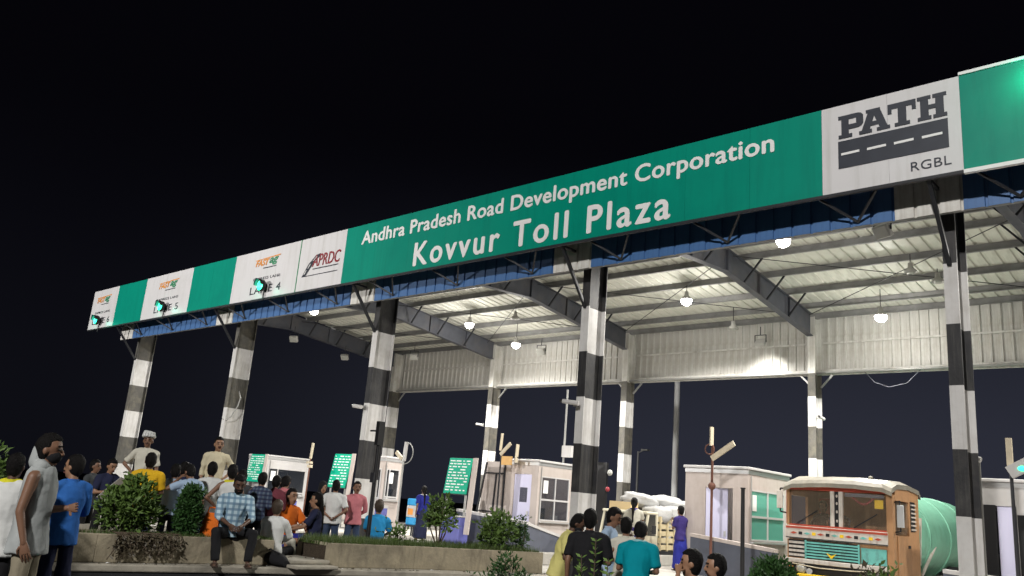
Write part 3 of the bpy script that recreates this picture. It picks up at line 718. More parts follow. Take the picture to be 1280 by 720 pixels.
# ================================================================== BOOTHS
def booth(x0, x1, y0, y1, z1, label, wall, door=None, side_win=None, pane=None, z0=0.35, front_win=None, roof_over=0.05, plain=False):
    t = thing("toll_booth", label, "toll booth", (x0, y0, z0), 0, "toll booths on the islands")
    W, D, H = x1 - x0, y1 - y0, z1 - z0
    th = .06
    w = MB()
    # front wall with door / window opening
    ops = []
    if door: ops.append((door[0] - x0, door[1] - x0, 0.0, door[2] - z0))
    if front_win: ops.append((front_win[0] - x0, front_win[1] - x0, front_win[2] - z0, front_win[3] - z0))
    ops.sort(); cx = 0
    for a, b, c, d in ops:
        if a > cx: w.box(cx, a, 0, th, 0, H)
        if c > 0: w.box(a, b, 0, th, 0, c)
        w.box(a, b, 0, th, d, H); cx = b
    if cx < W: w.box(cx, W, 0, th, 0, H)
    w.box(0, th, th, D - th, 0, H); w.box(0, W, D - th, D, 0, H)
    if side_win:
        a, b, c, d = side_win[0] - y0, side_win[1] - y0, side_win[2] - z0, side_win[3] - z0
        w.box(W - th, W, th, a, 0, H); w.box(W - th, W, b, D - th, 0, H); w.box(W - th, W, a, b, 0, c); w.box(W - th, W, a, b, d, H)
    else:
        w.box(W - th, W, th, D - th, 0, H)
    w.build("wall", wall, t)
    box("floor", M['booth_dark'], t, th, W - th, th, D - th, 0.002, 0.02)
    r_ = MB(); r_.box(-roof_over, W + roof_over, -roof_over, D + roof_over, H + .002, H + .07); r_.build("roof", M['booth_white'], t, bevel=.015)
    r_ = MB(); r_.box(-.012, W + .012, -.012, -.002, H - .10, H - .01); r_.box(W + .002, W + .012, -.002, D, H - .10, H - .01); r_.build("roof_trim", M['alu'], t)
    if side_win:
        fr = MB(); x = W - .045
        m_ = .035
        mid = c + (d - c) * .47
        bm_ = a + (b - a) * (.24 if plain else .5)
        if plain: mid = c + .08
        fr.box(x, x + .05, a, b, c, c + m_); fr.box(x, x + .05, a, b, d - m_, d); fr.box(x, x + .05, a, a + m_, c + m_, d - m_); fr.box(x, x + .05, b - m_, b, c + m_, d - m_)
        fr.box(x + .004, x + .054, a + m_, b - m_, mid - .025, mid + .025)
        fr.box(x, x + .05, bm_ - .02, bm_ + .02, c + m_, mid - .026); fr.box(x, x + .05, bm_ - .02, bm_ + .02, mid + .026, d - m_)
        wf = fr.build("window_frame", M['booth_white'], t)
        for (ya, yb) in ((a + m_, bm_ - .021), (bm_ + .021, b - m_)):
            for (za, zb) in ((c + m_, mid - .026), (mid + .026, d - m_)):
                MB().box(x + .02, x + .026, ya + .001, yb - .001, za + .001, zb - .001).build("pane", pane, wf)
        box("sill", M['alu'], t, W + .001, W + .10, a - .05, b + .05, c - .06, c - .02)
        # desk with screen and papers seen through the panes
        box("desk", M['booth_white'], t, W - .62, W - .09, a - .1, b + .05, c - .12, c - .08)
        q = MB(); q.box(W - .45, W - .41, a + .25, a + .75, c + .02, c + .36); q.box(W - .46, W - .38, a + .47, a + .53, c - .08, c + .02); q.build("monitor", M['black'], t)
        q = MB(); q.box(W - .35, W - .2, b - .45, b - .25, c - .079, c + .17); q.build("printer", M['booth_white'], t)
        q = MB(); q.box(th + .01, th + .03, a, b, c + .1, d - .1); q.build("notice_board", M['booth_dark'], t)
    # grubby fittings on the outside: conduit, notice sheet, vent box
    MB().tube((W + .018, D * .06, H - .14), (W + .018, D * .06, .25), .014, n=6).build("conduit", M['galv'], t)
    if side_win: MB().box(W - .012, W - .008, a + .12, a + .34, d - .50, d - .12).build("notice_sheet", M['letter_white'], t)
    if front_win:
        a, b, c, d = front_win[0] - x0, front_win[1] - x0, front_win[2] - z0, front_win[3] - z0
        fr = MB(); m_ = .05
        fr.box(a, b, -.02, .03, c, c + m_); fr.box(a, b, -.02, .03, d - m_, d); fr.box(a, a + m_, -.02, .03, c + m_, d - m_); fr.box(b - m_, b, -.02, .03, c + m_, d - m_)
        s = a + (b - a) * .30; fr.box(s - .03, s + .03, -.02, .03, c + m_, d - m_)
        wf = fr.build("window_frame", M['booth_white'], t)
        MB().box(a + m_ + .001, s - .031, .0, .006, c + m_ + .001, d - m_ - .001).build("pane", pane, wf)
        MB().box(s + .031, b - m_ - .001, .0, .006, c + m_ + .001, d - m_ - .001).build("pane", pane, wf)
    return t
# booth far left, white frames
bA = booth(0.2, 1.6, 5.32, 7.30, 2.72, "leftmost toll booth with broad white frame round its dark window", M['booth_white'], None, (5.42, 7.18, 1.30, 2.29), M['glass_dark'], roof_over=.02, plain=True)
bB = booth(6.95, 8.1, 5.93, 6.78, 2.86, "narrow toll booth half hidden behind the third column, white corner post", M['booth_wall'], None, (6.02, 6.62, 1.45, 2.50), M['glass_dark'], front_win=(7.1, 7.95, 1.45, 2.5), roof_over=.02, plain=True)
bC = booth(13.68, 15.0, 6.12, 8.1, 2.92, "toll booth with pale lavender door and dark side windows, beside the fare board", M['booth_wall'], (14.04, 14.74, 2.55), (6.28, 7.66, 1.22, 2.52), M['glass_dark'])
bD = booth(20.28, 22.0, 5.66, 8.0, 2.88, "pinkish toll booth with open doorway and green glass side windows, left of the lorry", M['booth_wall'], (20.85, 21.6, 2.42), (5.80, 7.70, 1.22, 2.42), M['glass_green'])
bE = booth(26.85, 28.9, 6.0, 8.4, 2.83, "white toll booth at right edge behind the rightmost column", M['booth_white'], (27.02, 27.62, 2.36), (6.4, 7.8, 1.3, 2.4), M['glass_green'])
def door_leaf(bt, x0, x1, z1, mm, ang, vision=True):
    o = bt.location
    w = x1 - x0; h = z1 - .37
    d = MB(); d.box(0, w, -.02, .02, 0, h); dd = d.build("door", mm, bt, (x0 - o.x, .03, .02), (0, 0, ang), bevel=.006)
    if vision: MB().box(w * .36, w * .80, -.026, -.021, h * .62, h * .82).build("vision_panel", M['glass_dark'], dd)
    MB().box(w * .84, w * .93, -.05, -.021, h * .44, h * .50).build("handle", M['alu'], dd)
door_leaf(bC, 14.05, 14.73, 2.54, M['door'], 0)
door_leaf(bD, 20.86, 21.4, 2.41, M['door'], R(16), False)
door_leaf(bE, 27.27, 27.60, 2.35, M['door'], 0, False)
# dark panel / curtain inside the doorway of the right booth
q = MB(); q.box(.18, .40, -.012, -.002, .55, 2.02); q.build("side_shutter", M['black'], bE)
q = MB(); q.box(.78, .95, -.012, -.002, .35, 1.85); q.build("side_shutter", M['black'], bE)
# lit tubes inside two booths, seen through door and panes
for bt, x_, y_, z_ in ((bC, .66, 1.0, 2.35), (bD, .86, 1.2, 2.35)):
    o_ = bt.location
    MB().tube((x_, y_ - .35, z_), (x_, y_ + .35, z_), .02, n=8).build("tube_light", M['lamp_on'], bt)
    d = bpy.data.lights.new("tube_light", 'POINT'); d.energy = 5; d.color = (0.82, 0.85, 1.0); d.shadow_soft_size = .15
    o = bpy.data.objects.new("tube_light", d); col.objects.link(o); o.location = (o_.x + x_, o_.y + y_, o_.z + z_ - .1)
# stool and clutter seen inside the open doorway
q = MB(); q.box(.95, 1.3, .5, .9, .45, .50); q.bar((.98, .55, 0.02), (.98, .55, .45), .03, .03); q.bar((1.27, .85, 0.02), (1.27, .85, .45), .03, .03); q.bar((1.27, .55, .02), (1.27, .55, .45), .03, .03); q.bar((.98, .85, .02), (.98, .85, .45), .03, .03)
q.build("stool", M['violet'], bD)
# wedge shaped screen wall joined to the lavender-door booth
wd = MB()
wd.prism([(12.52, .352), (13.655, .352), (13.655, 2.89), (12.80, 2.89)], 'y', 6.14, 6.22)
sw = thing("screen_wall", "cream slanted screen wall between fare board and lavender-door booth", "screen wall", (13.1, 6.18, .352))
wd.v = [(x - 13.1, y - 6.18, z - .352) for x, y, z in wd.v]; wd.build("panel", M['booth_wall'], sw)
fr = MB()
for a, b in (((12.56, 1.34), (12.83, 2.86)), ((13.22, 1.34), (13.28, 2.55)), ((13.62, 1.34), (13.62, 2.86))):
    fr.bar((a[0] - 13.1, -.06, a[1] - .352), (b[0] - 13.1, -.06, b[1] - .352), .05, .04)
fr.bar((12.78 - 13.1, -.065, 2.53 - .352), (13.62 - 13.1, -.065, 2.53 - .352), .05, .04); fr.bar((12.57 - 13.1, -.065, 1.36 - .352), (13.62 - 13.1, -.065, 1.36 - .352), .05, .04)
fr.build("frame", M['dark_steel'], sw)
# parapet guard walls round the booths
def guard(label, pts, mm, capm, name="guard_wall"):
    """pts: (x,y,ztop) polyline"""
    o = Vector((pts[0][0], pts[0][1], .35)); t = thing(name, label, "guard wall", o, 0)
    w, c = MB(), MB()
    for (x0, y0, z0), (x1, y1, z1) in zip(pts, pts[1:]):
        d = Vector((x1 - x0, y1 - y0, 0)).normalized(); n = Vector((-d.y, d.x, 0))
        if n.y < 0 and abs(n.y) > .5: n = -n
        if n.x > 0 and abs(n.x) > .5: n = -n
        for mb, a, b0, b1, off, tk in ((w, .002, z0 - .08, z1 - .08, 0.0, .15), (c, None, z0, z1, -.03, .21)):
            p, q_ = Vector((x0, y0, 0)) + n * off, Vector((x1, y1, 0)) + n * off
            vs = []
            for base, zt in ((p, b0), (q_, b1)):
                zlo = .002 if a is not None else zt - .35 - .077
                vs += [(base.x - o.x, base.y - o.y, zlo), (base.x + n.x * tk - o.x, base.y + n.y * tk - o.y, zlo), (base.x + n.x * tk - o.x, base.y + n.y * tk - o.y, zt - .35), (base.x - o.x, base.y - o.y, zt - .35)]
            mb.add(vs, [(3, 2, 1, 0), (4, 5, 6, 7), (0, 1, 5, 4), (1, 2, 6, 5), (2, 3, 7, 6), (3, 0, 4, 7)])
    w.build("wall", mm, t); c.build("coping", capm, t)
    return t
guard("slate guard wall with white coping under the lavender-door booth", [(12.5, 5.3, 1.36), (15.35, 5.3, 1.17), (15.43, 8.26, .55)], M['navy_wall'], M['booth_white'])
guard("slate guard wall with pinkish coping before the green-glass booth", [(20.98, 4.75, 1.29), (23.1, 4.75, 1.11)], M['navy_wall'], M['booth_wall'])
guard("violet guard wall with white coping below the leftmost booth", [(-.6, 5.0, 1.30), (4.2, 5.0, 1.20)], M['violet'], M['booth_white'])
guard("violet guard wall with white coping right of the third column", [(7.2, 5.2, 1.30), (9.15, 5.2, 1.24)], M['violet'], M['booth_white'])
guard("dark guard wall with white coping at the right edge booth", [(26.5, 4.9, 1.05), (28.9, 4.9, 0.95)], M['navy_wall'], M['booth_white'])
box_t = thing("barrier_cabinet", "navy barrier cabinet left of the round bush by the cream screen wall", "cabinet", (12.9, 4.75, .35))
box("body", M['violet'], box_t, -.28, .5, -.2, .2, 0.002, .78, bevel=.02); box("cap", M['booth_white'], box_t, -.30, .52, -.22, .22, .782, .81)

# fare boards (green, rows of small white text that cannot be read in the photo)
def fare_board(x, y, z0, z1, w, label):
    t = thing("fare_board", label, "fare board", (x, y, .35), 0, "green fare boards on the islands")
    h = z1 - z0
    p = bpy.data.objects.new("board", None)
    b = MB(); b.box(0, w, -.02, .02, 0, h); bo = b.build("board", M['board_green'], t, (0, 0, z0 - .35), (R(-9), 0, 0))
    rows = MB(); rnd = random.Random(int(x * 10))
    n = 11
    for r_ in range(n):
        z = h - .07 - r_ * (h - .1) / n
        xx = .05
        while xx < w - .12:
            lw = rnd.uniform(.06, .22)
            if rnd.random() < .85: rows.box(xx, min(xx + lw, w - .05), -.024, -.0205, z - .034, z)
            xx += lw + rnd.uniform(.03, .09)
    o = rows.build("text_rows", M['letter_white'], bo); o["kind"] = "stuff"
    f = MB(); f.box(-.02, w + .02, .021, .05, -.02, h + .02); f.build("backing", M['dark_steel'], bo)
    lg = MB(); lg.bar((.08, .06, .002), (.08, .09, z0 - .35 + .3), .05, .05); lg.build("leg", M['galv'], t)
    lg = MB(); lg.bar((w - .08, .06, .002), (w - .08, .09, z0 - .35 + .3), .05, .05); lg.build("leg", M['galv'], t)
    s_ = MB(); s_.prism([(w + .03, .3), (w + .22, .3), (w + .36, z1 - .35), (w + .18, z1 - .35)], 'y', -.0, .05); s_.build("side_panel", M['booth_wall'], t)
    return t
fare_board(12.45, 4.7, 1.80, 2.88, .96, "green fare board right of the middle, beside the cream screen wall")
fare_board(5.75, 5.3, 1.72, 2.93, 1.02, "green fare board just left of the third column")
fare_board(.74, 4.95, 1.70, 2.78, 1.02, "leftmost green fare board behind the crowd")

# ================================================================== POLES ON THE ISLANDS
def pole(name, label, cat, loc, h, r, mm, extras, group=None):
    t = thing(name, label, cat, loc, 0, group)
    MB().tube((0, 0, 0.002), (0, 0, h), r, r * .85, 10).build("post", mm, t)
    for nm, mb, m2 in extras: mb.build(nm, m2, t)
    return t
def tilted(c, w, h, ang, th=.04):  # plank in the xz plane tilted by ang
    c = Vector(c); d = Vector((math.cos(ang), 0, math.sin(ang)))
    return MB().bar(c - d * w / 2, c + d * w / 2, th, h)
pole("barrier_post", "dark red post with two pale boards before the pinkish booth", "post", (21.66, 4.5, .35), 2.65, .035, M['rust'],
     [("board", MB().bar((0, -.05, 2.98), (0, -.05, 3.42), .03, .14), M['plank']), ("arm_board", tilted((.30, -.06, 2.86), .68, .13, R(33)), M['plank']),
      ("ring", MB().path([(math.cos(a) * .12 - .06, -.03, 2.9 + math.sin(a) * .12) for a in [i * math.pi / 6 for i in range(13)]], .015), M['rust']),
      ("clamp", MB().ell((0, 0, 2.05), (.09, .09, .09)), M['rust']), ("stub", MB().tube((0, 0, 2.6), (0, 0, 3.0), .03), M['rust'])])
pole("barrier_post", "post with crossed pale boards above the lavender-door booth", "post", (13.75, 5.75, .35), 2.4, .03, M['dark_steel'],
     [("board", MB().bar((.0, -.05, 2.85), (.03, -.05, 3.38), .03, .09), M['plank']), ("arm_board", tilted((.22, -.06, 2.9), .52, .11, R(42)), M['plank']),
      ("orange_board", MB().box(.1, .52, -.08, -.05, 2.42, 2.68), M['orange_plank']), ("second_board", MB().bar((.68, -.05, 2.5), (.70, -.05, 3.05), .03, .12), M['plank']),
      ("stub", MB().tube((0, 0, 2.35), (0, 0, 2.9), .025), M['dark_steel']), ("cross_arm", MB().bar((.1, -.03, 2.62), (.72, -.03, 2.66), .025, .025), M['dark_steel'])])
pole("lamp_post", "slim post with small fixture right of the leftmost booth", "post", (5.62, 4.5, .35), 2.3, .03, M['rust'],
     [("head", MB().bar((0, 0, 2.3), (.04, 0, 2.86), .07, .07), M['plank']), ("fixture", MB().box(-.10, .14, -.10, .02, 2.12, 2.20).box(-.02, .16, -.1, .02, 1.98, 2.08), M['plank'])])
pole("lamp_post", "slim grey post with looped cable right of the third column", "post", (10.67, 4.5, .35), 2.35, .035, M['galv'],
     [("head", MB().bar((.02, 0, 2.35), (.06, 0, 2.95), .09, .09), M['booth_white']), ("fixture", MB().bar((-.34, -.04, 2.62), (-.02, -.04, 2.4), .07, .12), M['plank']),
      ("cable", MB().path([(.06 + .36 * math.sin(a), 0, 2.6 + .36 * math.cos(a) * .95) for a in [i * math.pi / 8 for i in range(9)]] + [(.0, 0, 2.2)], .014), M['galv'])])
pole("black_post", "plain black post standing before the green-glass booth windows", "post", (23.0, 3.4, 0), 2.32, .05, M['black'], [("cap", MB().tube((0, 0, 2.321), (0, 0, 2.35), .055), M['black'])])
pole("camera_post", "thin black camera post on the planter in front of the third column", "camera post", (19.15, -3.55, .70), 2.15, .04, M['black'],
     [("camera", MB().box(-.045, .045, -.07, .07, 1.78, 2.22), M['black']), ("arm", MB().bar((-.28, 0, 2.05), (0, 0, 2.05), .02, .03), M['black']), ("junction_box", MB().box(-.05, .05, -.07, -.035, 1.1, 1.28), M['dark_steel'])])
pole("camera_post", "thin post with bullet camera and drooping cable beside the rightmost column", "camera post", (27.83, 2.4, 0), 3.0, .03, M['galv'],
     [("camera", MB().tube((-.20, -.06, 3.02), (.06, -.1, 2.96), .05, .045), M['booth_white']), ("bracket", MB().bar((-.3, 0, 2.98), (0, 0, 2.98), .03, .04), M['plank']),
      ("cable", MB().path([(-.26, 0, 2.95), (-.30, .0, 2.6), (-.26, 0, 2.35), (-.20, 0, 2.3), (-.12, 0, 2.5), (-.08, 0, 2.9)], .02), M['black'])])
pole("reader_post", "post with white tag reader box and teal light at right edge", "reader post", (27.98, 4.0, .35), 2.6, .035, M['dark_steel'],
     [("antenna_board", MB().box(-.05, .05, -.06, .0, 2.55, 3.16), M['plank']), ("reader_box", MB().bar((0, -.14, 2.52), (.42, -.14, 2.76), .12, .22), M['booth_white']),
      ("status_light", MB().ell((.22, -.21, 2.60), (.07, .01, .045)), M['go_green'])])
pole("antenna_mast", "thin white mast with box on top of the lavender-door booth", "antenna mast", (14.55, 7.85, 2.995), 2.4, .035, M['galv'],
     [("box", MB().box(-.02, .36, -.10, .10, .22, .58), M['booth_white']), ("foot", MB().box(-.1, .1, -.1, .1, .002, .03), M['galv'])])
wt = thing("water_stand", "blue and white water can on a stand left of the small tree", "water stand", (10.1, 5.7, .35))
MB().box(-.24, .24, -.18, .18, .30, .36).bar((-.2, -.14, 0), (-.2, -.14, .3), .04, .04).bar((.2, -.14, 0), (.2, -.14, .3), .04, .04).bar((.2, .14, 0), (.2, .14, .3), .04, .04).bar((-.2, .14, 0), (-.2, .14, .3), .04, .04).build("stand", M['dark_steel'], wt)
MB().box(-.20, .20, -.16, .16, .36, .60).build("lower_can", M['water_blue'], wt, bevel=.03)
MB().box(-.20, .20, -.16, .16, .602, .98).build("label_band", M['booth_white'], wt, bevel=.02)
MB().box(-.20, .20, -.16, .16, .982, 1.20).build("upper_can", M['water_blue'], wt, bevel=.03)
MB().box(-.13, .12, -.168, -.162, .68, .88).build("sticker", M['letter_orange'], wt)
# CCTV on the back columns
def cctv(loc, label, rz):
    t = thing("security_camera", label, "camera", loc, rz, "security cameras on the columns")
    MB().tube((0, -.02, 0), (0, -.18, 0), .02).box(-.05, .05, -.012, .0, -.06, .06).build("bracket", M['galv'], t)
    MB().tube((-.22, -.20, .02), (.12, -.20, -.02), .045, .05, 10).build("housing", M['booth_white'], t)
    MB().tube((-.225, -.20, .02), (-.28, -.20, .025), .038, .03, 10).build("lens", M['black'], t)
cctv((6.98, 11.9, 4.75), "camera jutting left from the back column behind the fare board", R(0))
cctv((21.24, 11.66, 4.90), "camera on the back column above the lorry", R(90))
cctv((14.1, -.01, 3.75), "camera on the third column under its white band", R(0))
cctv((20.98, -.01, 3.72), "camera at the foot of the white band on the middle column", R(20))
# loose cables
tag(MB().path([(7.28, .3, 4.4), (7.46, .28, 4.2), (7.5, .2, 3.9), (7.4, .1, 3.6), (7.22, .05, 3.45), (7.1, -.02, 3.5)], .018).build("cable", M['galv']), "loose pale cable looping down the second column", "cable")
tag(MB().path([(22.6, 12.05, 6.34), (22.9, 12.05, 6.0), (23.3, 12.05, 5.85), (23.8, 12.05, 5.95), (24.2, 12.05, 6.34)], .008).build("cable", M["steel"]), "sagging cable below the back wall above the lorry", "cable")
# far masts and street lamps beyond the plaza
t = thing("light_mast", "tall grey mast standing in the dark beyond the plaza", "mast", (11.0, 20.6, 0))
MB().tube((0, 0, 0), (0, 0, 16), .15, .11, 12).build("pole", M['mast_paint'], t); MB().tube((0, 0, 16), (0, 0, 16.2), .4, .4, 12).build("head_ring", M['galv'], t); MB().box(-.3, .3, -.3, .3, 0, .06).build("base_plate", M['galv'], t)
t = thing("street_lamp", "far street lamp with a short arm right of the middle column", "street lamp", (-6.9, 44.7, 0))
MB().tube((0, 0, 0), (0, 0, 6.6), .12, .08, 8).build("pole", M['galv'], t); MB().tube((0, 0, 6.5), (.35, .2, 6.7), .05, .05, 8).build("arm", M['galv'], t); MB().box(.25, .85, .0, .4, 6.68, 6.80).build("lamp_head", M['lamp_off'], t)
t = thing("signal_panel", "dark upright panel with round pale lamp behind the middle column", "signal panel", (15.25, 9.0, .35))
MB().box(-.2, .22, -.05, .05, .6, 2.82).build("panel", M['black'], t); MB().ell((.36, -.06, 2.50), (.10, .06, .10)).build("lamp", M['lamp_off'], t); MB().ell((.30, -.06, 1.98), (.08, .06, .08)).build("red_lamp", M['letter_red'], t); MB().bar((0, .06, 0), (0, .06, .6), .08, .08).build("leg", M['dark_steel'], t)

# ================================================================== LORRY
lo = thing("tanker_lorry", "old lorry with red and cream cab, teal grille and green tank", "lorry", (24.25, 5.45, 0))
W = 1.17
rf = MB()
n = 12
sec = []
for j, (y, zt, drop) in enumerate(((-.16, 2.62, .0), (-.10, 2.70, .0), (.25, 2.80, .0), (1.0, 2.82, .0), (1.72, 2.76, 0), (1.82, 2.66, 0))):
    row = []
    for i in range(n + 1):
        u = -1 + 2 * i / n
        z = zt - .05 * u * u - (.07 if abs(u) > .97 else 0) + .018 * noise.noise((u * 3, y * 2, 1.3))
        row.append((u * (W + .025), y, z))
    sec.append(row)
vs = [p for r_ in sec for p in r_] + [(p[0], p[1], p[2] - .10 if j not in (0,) else p[2] - .09) for j, r_ in enumerate(sec) for p in r_]
k = n + 1; o_ = len(sec) * k
fs = []
for j in range(len(sec) - 1):
    for i in range(n):
        a = j * k + i
        fs.append((a, a + 1, a + k + 1, a + k)); fs.append((o_ + a, o_ + a + k, o_ + a + k + 1, o_ + a + 1))
J = len(sec) - 1
for i in range(n):
    fs.append((i, o_ + i, o_ + i + 1, i + 1)); fs.append((J * k + i, J * k + i + 1, o_ + J * k + i + 1, o_ + J * k + i))
for j in range(J):
    fs.append((j * k, (j + 1) * k, o_ + (j + 1) * k, o_ + j * k)); fs.append((j * k + n, o_ + j * k + n, o_ + (j + 1) * k + n, (j + 1) * k + n))
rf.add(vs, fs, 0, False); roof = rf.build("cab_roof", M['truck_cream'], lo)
MB().ell((.62, .3, 2.81), (.05, .05, .035)).build("marker_lamp", M['truck_cream'], roof)
box("header", M['truck_red'], lo, -W + .02, W - .12, -.02, .06, 2.46, 2.56)
fr = MB()
fr.box(-W, W - .002, .0, .12, .55, 1.36); fr.build("front_panel", M['truck_tan'], lo)
# decorated band: white boards with red lozenges
bd = MB(); bd.box(-W - .01, W - .11, -.05, -.003, 1.38, 1.66); band = bd.build("decorated_band", M['truck_white'], lo, bevel=.01)
for i in range(7):
    x = -1.0 + i * .31
    MB().prism([(x - .08, 1.50), (x, 1.475), (x + .08, 1.50), (x, 1.53)], 'y', -.056, -.0505).build("lozenge", M['truck_red'] if i % 2 == 0 else M['truck_teal'], band)
    if i < 6: MB().box(x + .115, x + .20, -.055, -.0505, 1.47, 1.535).build("painted_block", M['truck_yellow'] if i % 2 else M['black'], band)
MB().box(-W - .01, W - .11, -.058, -.0505, 1.60, 1.645).build("red_stripe", M['truck_red'], band)
MB().box(-W - .01, W - .11, -.058, -.0505, 1.385, 1.405).build("lower_stripe", M['black'], band)
# windscreen
ws = MB(); ws.box(-W + .06, -.17, .0, .008, 1.70, 2.44); ws.build("windscreen_pane", M['glass_clear'], lo)
ws = MB(); ws.box(.11, W - .14, .0, .008, 1.70, 2.44); ws.build("windscreen_pane", M['glass_clear'], lo)
cp = MB(); cp.box(-.168, -.08, -.02, .05, 1.69, 2.458); cp.box(.02, .108, -.02, .05, 1.69, 2.458); cp.build("centre_pillar", M['truck_white'], lo)
cp = MB(); cp.box(-.078, .018, .01, .03, 1.69, 2.458); dk = cp.build("pillar_inset", M['black'], lo)
q = MB()
for z in (1.82, 2.02, 2.2, 2.36): q.ell((-.03, .005, z), (.025, .012, .035), 8, 5)
q.build("pillar_stud", M['truck_white'], dk)
MB().box(-W - .0, -W + .058, -.03, .1, 1.66, 2.458).build("corner_post", M['truck_tan'], lo)
MB().box(W - .138, W, -.03, .14, .6, 2.458).build("corner_post", M['truck_tan'], lo, bevel=.015)
q = MB(); q.box(-W + .06, W - .14, -.03, .02, 1.662, 1.698); q.build("windscreen_sill", M['truck_red'], lo)
# grille
gr = MB(); gr.box(-.72, .46, -.04, -.002, .97, 1.355); gg = gr.build("grille", M['black'], lo)
for i in range(6):
    MB().box(-.71, .45, -.075, -.041, .985 + i * .062, 1.02 + i * .062).build("slat", M['truck_teal'], gg)
MB().box(-.735, -.70, -.08, -.04, .96, 1.36).build("grille_frame", M['truck_teal'], gg); MB().box(.44, .475, -.08, -.04, .96, 1.36).build("grille_frame", M['truck_teal'], gg)
q = MB(); q.prism([(-.24 + .0, 1.12), (-.13, 1.0), (-.02, 1.12), (-.13, 1.07)], 'y', -.1, -.076); q.build("badge", M['truck_yellow'], gg)
q = MB()
for i in range(4): q.box(-W + .05, -.76, -.04, -.003, 1.0 + i * .09, 1.05 + i * .09)
q.build("side_louvre", M['truck_white'], lo)
box("side_louvre_back", M['black'], lo, -W + .03, -.75, -.0025, -.001, .97, 1.355)
box("teal_panel", M['truck_teal'], lo, .49, W - .15, -.03, -.003, .97, 1.30)
bp = MB(); bp.box(-W - .02, W - .1, -.12, -.003, .86, .955); bp.build("bumper_bar", M['truck_white'], lo, bevel=.015)
box("lower_bumper", M['truck_yellow'], lo, -W, W - .1, -.20, -.05, .46, .64, bevel=.02)
box("bumper_recess", M['black'], lo, -W + .02, W - .12, -.06, -.003, .642, .855)
for x in (-.82, .78):
    h = MB().lathe([(.10, 0), (.105, -.03), (.08, -.05), (.02, -.06)], 16, axis='y', c=(x, -.06, .75)).build("headlight", M['lamp_off'], lo)
    MB().lathe([(.12, .0), (.12, -.025), (.107, -.03)], 16, axis='y', c=(x, -.055, .75)).build("bezel", M['alu'], h)
# cab side (picture right)
sd = MB()
sd.box(W - .06, W - .002, .142, 1.72, .55, 1.62); sd.box(W - .06, W - .002, 1.02, 1.72, 1.62, 2.60); sd.box(W - .06, W - .002, .142, 1.02, 2.34, 2.60)
sd.box(-W + .002, -W + .06, .12, 1.72, .55, 1.62); sd.box(-W + .002, -W + .06, 1.02, 1.72, 1.62, 2.60); sd.box(-W + .002, -W + .06, .12, 1.02, 2.34, 2.6)
sd.box(-W + .06, W - .06, 1.66, 1.72, .55, 2.60)
sd.build("cab_body", M['truck_tan'], lo)
dr = MB(); dr.box(W, W + .03, .2, 1.0, .75, 1.60); dd = dr.build("door", M['truck_tan'], lo, bevel=.01)
MB().box(W + .031, W + .05, .82, .95, 1.36, 1.42).build("handle", M['black'], dd)
q = MB(); q.box(W + .0, W + .012, 1.12, 1.42, 1.72, 2.36); lv = q.build("louvre", M['black'], lo)
for i in range(7): MB().box(W + .0125, W + .035, 1.13, 1.41, 1.75 + i * .088, 1.78 + i * .088).build("slat", M['truck_white'], lv)
q = MB(); q.box(W - .03, W - .022, .2, 1.0, 1.64, 2.32); q.build("side_window", M['glass_clear'], lo)
q = MB(); q.path([(W, .1, 2.3), (W + .16, -.06, 2.32), (W + .16, -.06, 1.70), (W, .1, 1.68)], .016); mm_ = q.build("mirror_arm", M['black'], lo)
MB().box(W + .1, W + .24, -.09, -.05, 1.78, 2.24).build("mirror", M['alu'], mm_, bevel=.01)
q = MB(); q.path([(-W, .1, 2.48), (-W - .14, -.06, 2.47), (-W - .14, -.06, 1.95), (-W, .1, 1.92)], .018); mm_ = q.build("mirror_arm", M['black'], lo)
MB().box(-W - .22, -W - .08, -.09, -.05, 2.02, 2.42).build("mirror", M['truck_white'], mm_, bevel=.01)
box("cab_floor", M['black'], lo, -W + .062, W - .062, .125, 1.655, .60, .66)
box("dashboard", M['truck_red'], lo, -W + .07, W - .16, .13, .42, 1.46, 1.655, bevel=.03)
box("seat_back", M['truck_tan'], lo, .05, 1.0, 1.45, 1.60, 1.3, 2.30, bevel=.03)
box("seat_back", M['truck_red'], lo, -1.02, -.62, 1.45, 1.60, 1.3, 2.35, bevel=.03)
box("seat", M['navy_wall'], lo, -1.05, 1.02, .95, 1.44, 1.1, 1.28, bevel=.04)
box("parcel_shelf", M['booth_dark'], lo, -1.05, 1.02, .6, .94, .665, .8)
sw_ = MB().path([(-.62 + .21 * math.cos(a), .5 + .08 * math.sin(a), 1.72 + .19 * math.sin(a)) for a in [i * math.pi / 8 for i in range(17)]], .014).build("steering_wheel", M['black'], lo)
gl = MB()
for i in range(15):
    u = i / 14; gl.ell((.28 + .5 * u, .06, 2.38 - .16 * math.sin(math.pi * u)), (.022, .018, .03), 6, 4)
gl.build("garland", M['letter_red'], lo)
MB().box(.14, .98, .02, .03, 2.36, 2.44).build("sun_strip", M['navy_wall'], lo)
MB().box(.78, .96, .03, .035, 2.14, 2.32).build("sticker", M['truck_yellow'], lo)
for x0_, x1_ in ((-.95, -.45), (.35, .85)): MB().bar((x0_, -.045, 1.70), (x1_, -.03, 2.02), .015, .02).build("wiper", M['black'], lo)
for x in (-1.05, .98): MB().box(x - .05, x + .05, -.075, -.0615, .70, .78).build("indicator", M['letter_orange'], lo)
MB().box(-W - .012, -W + .0, -.028, .09, 1.7, 2.44).build("red_post_strip", M['truck_red'], lo)
MB().path([(-1.0, -.13, .84), (-.4, -.15, .79), (.3, -.15, .80), (.9, -.13, .84)], .012).build("rope", M['plank'], lo)
for x in (-.6, .55): MB().tube((x, -.08, .70), (x, -.16, .70), .045, .07, 10).build("horn", M['alu'], lo)
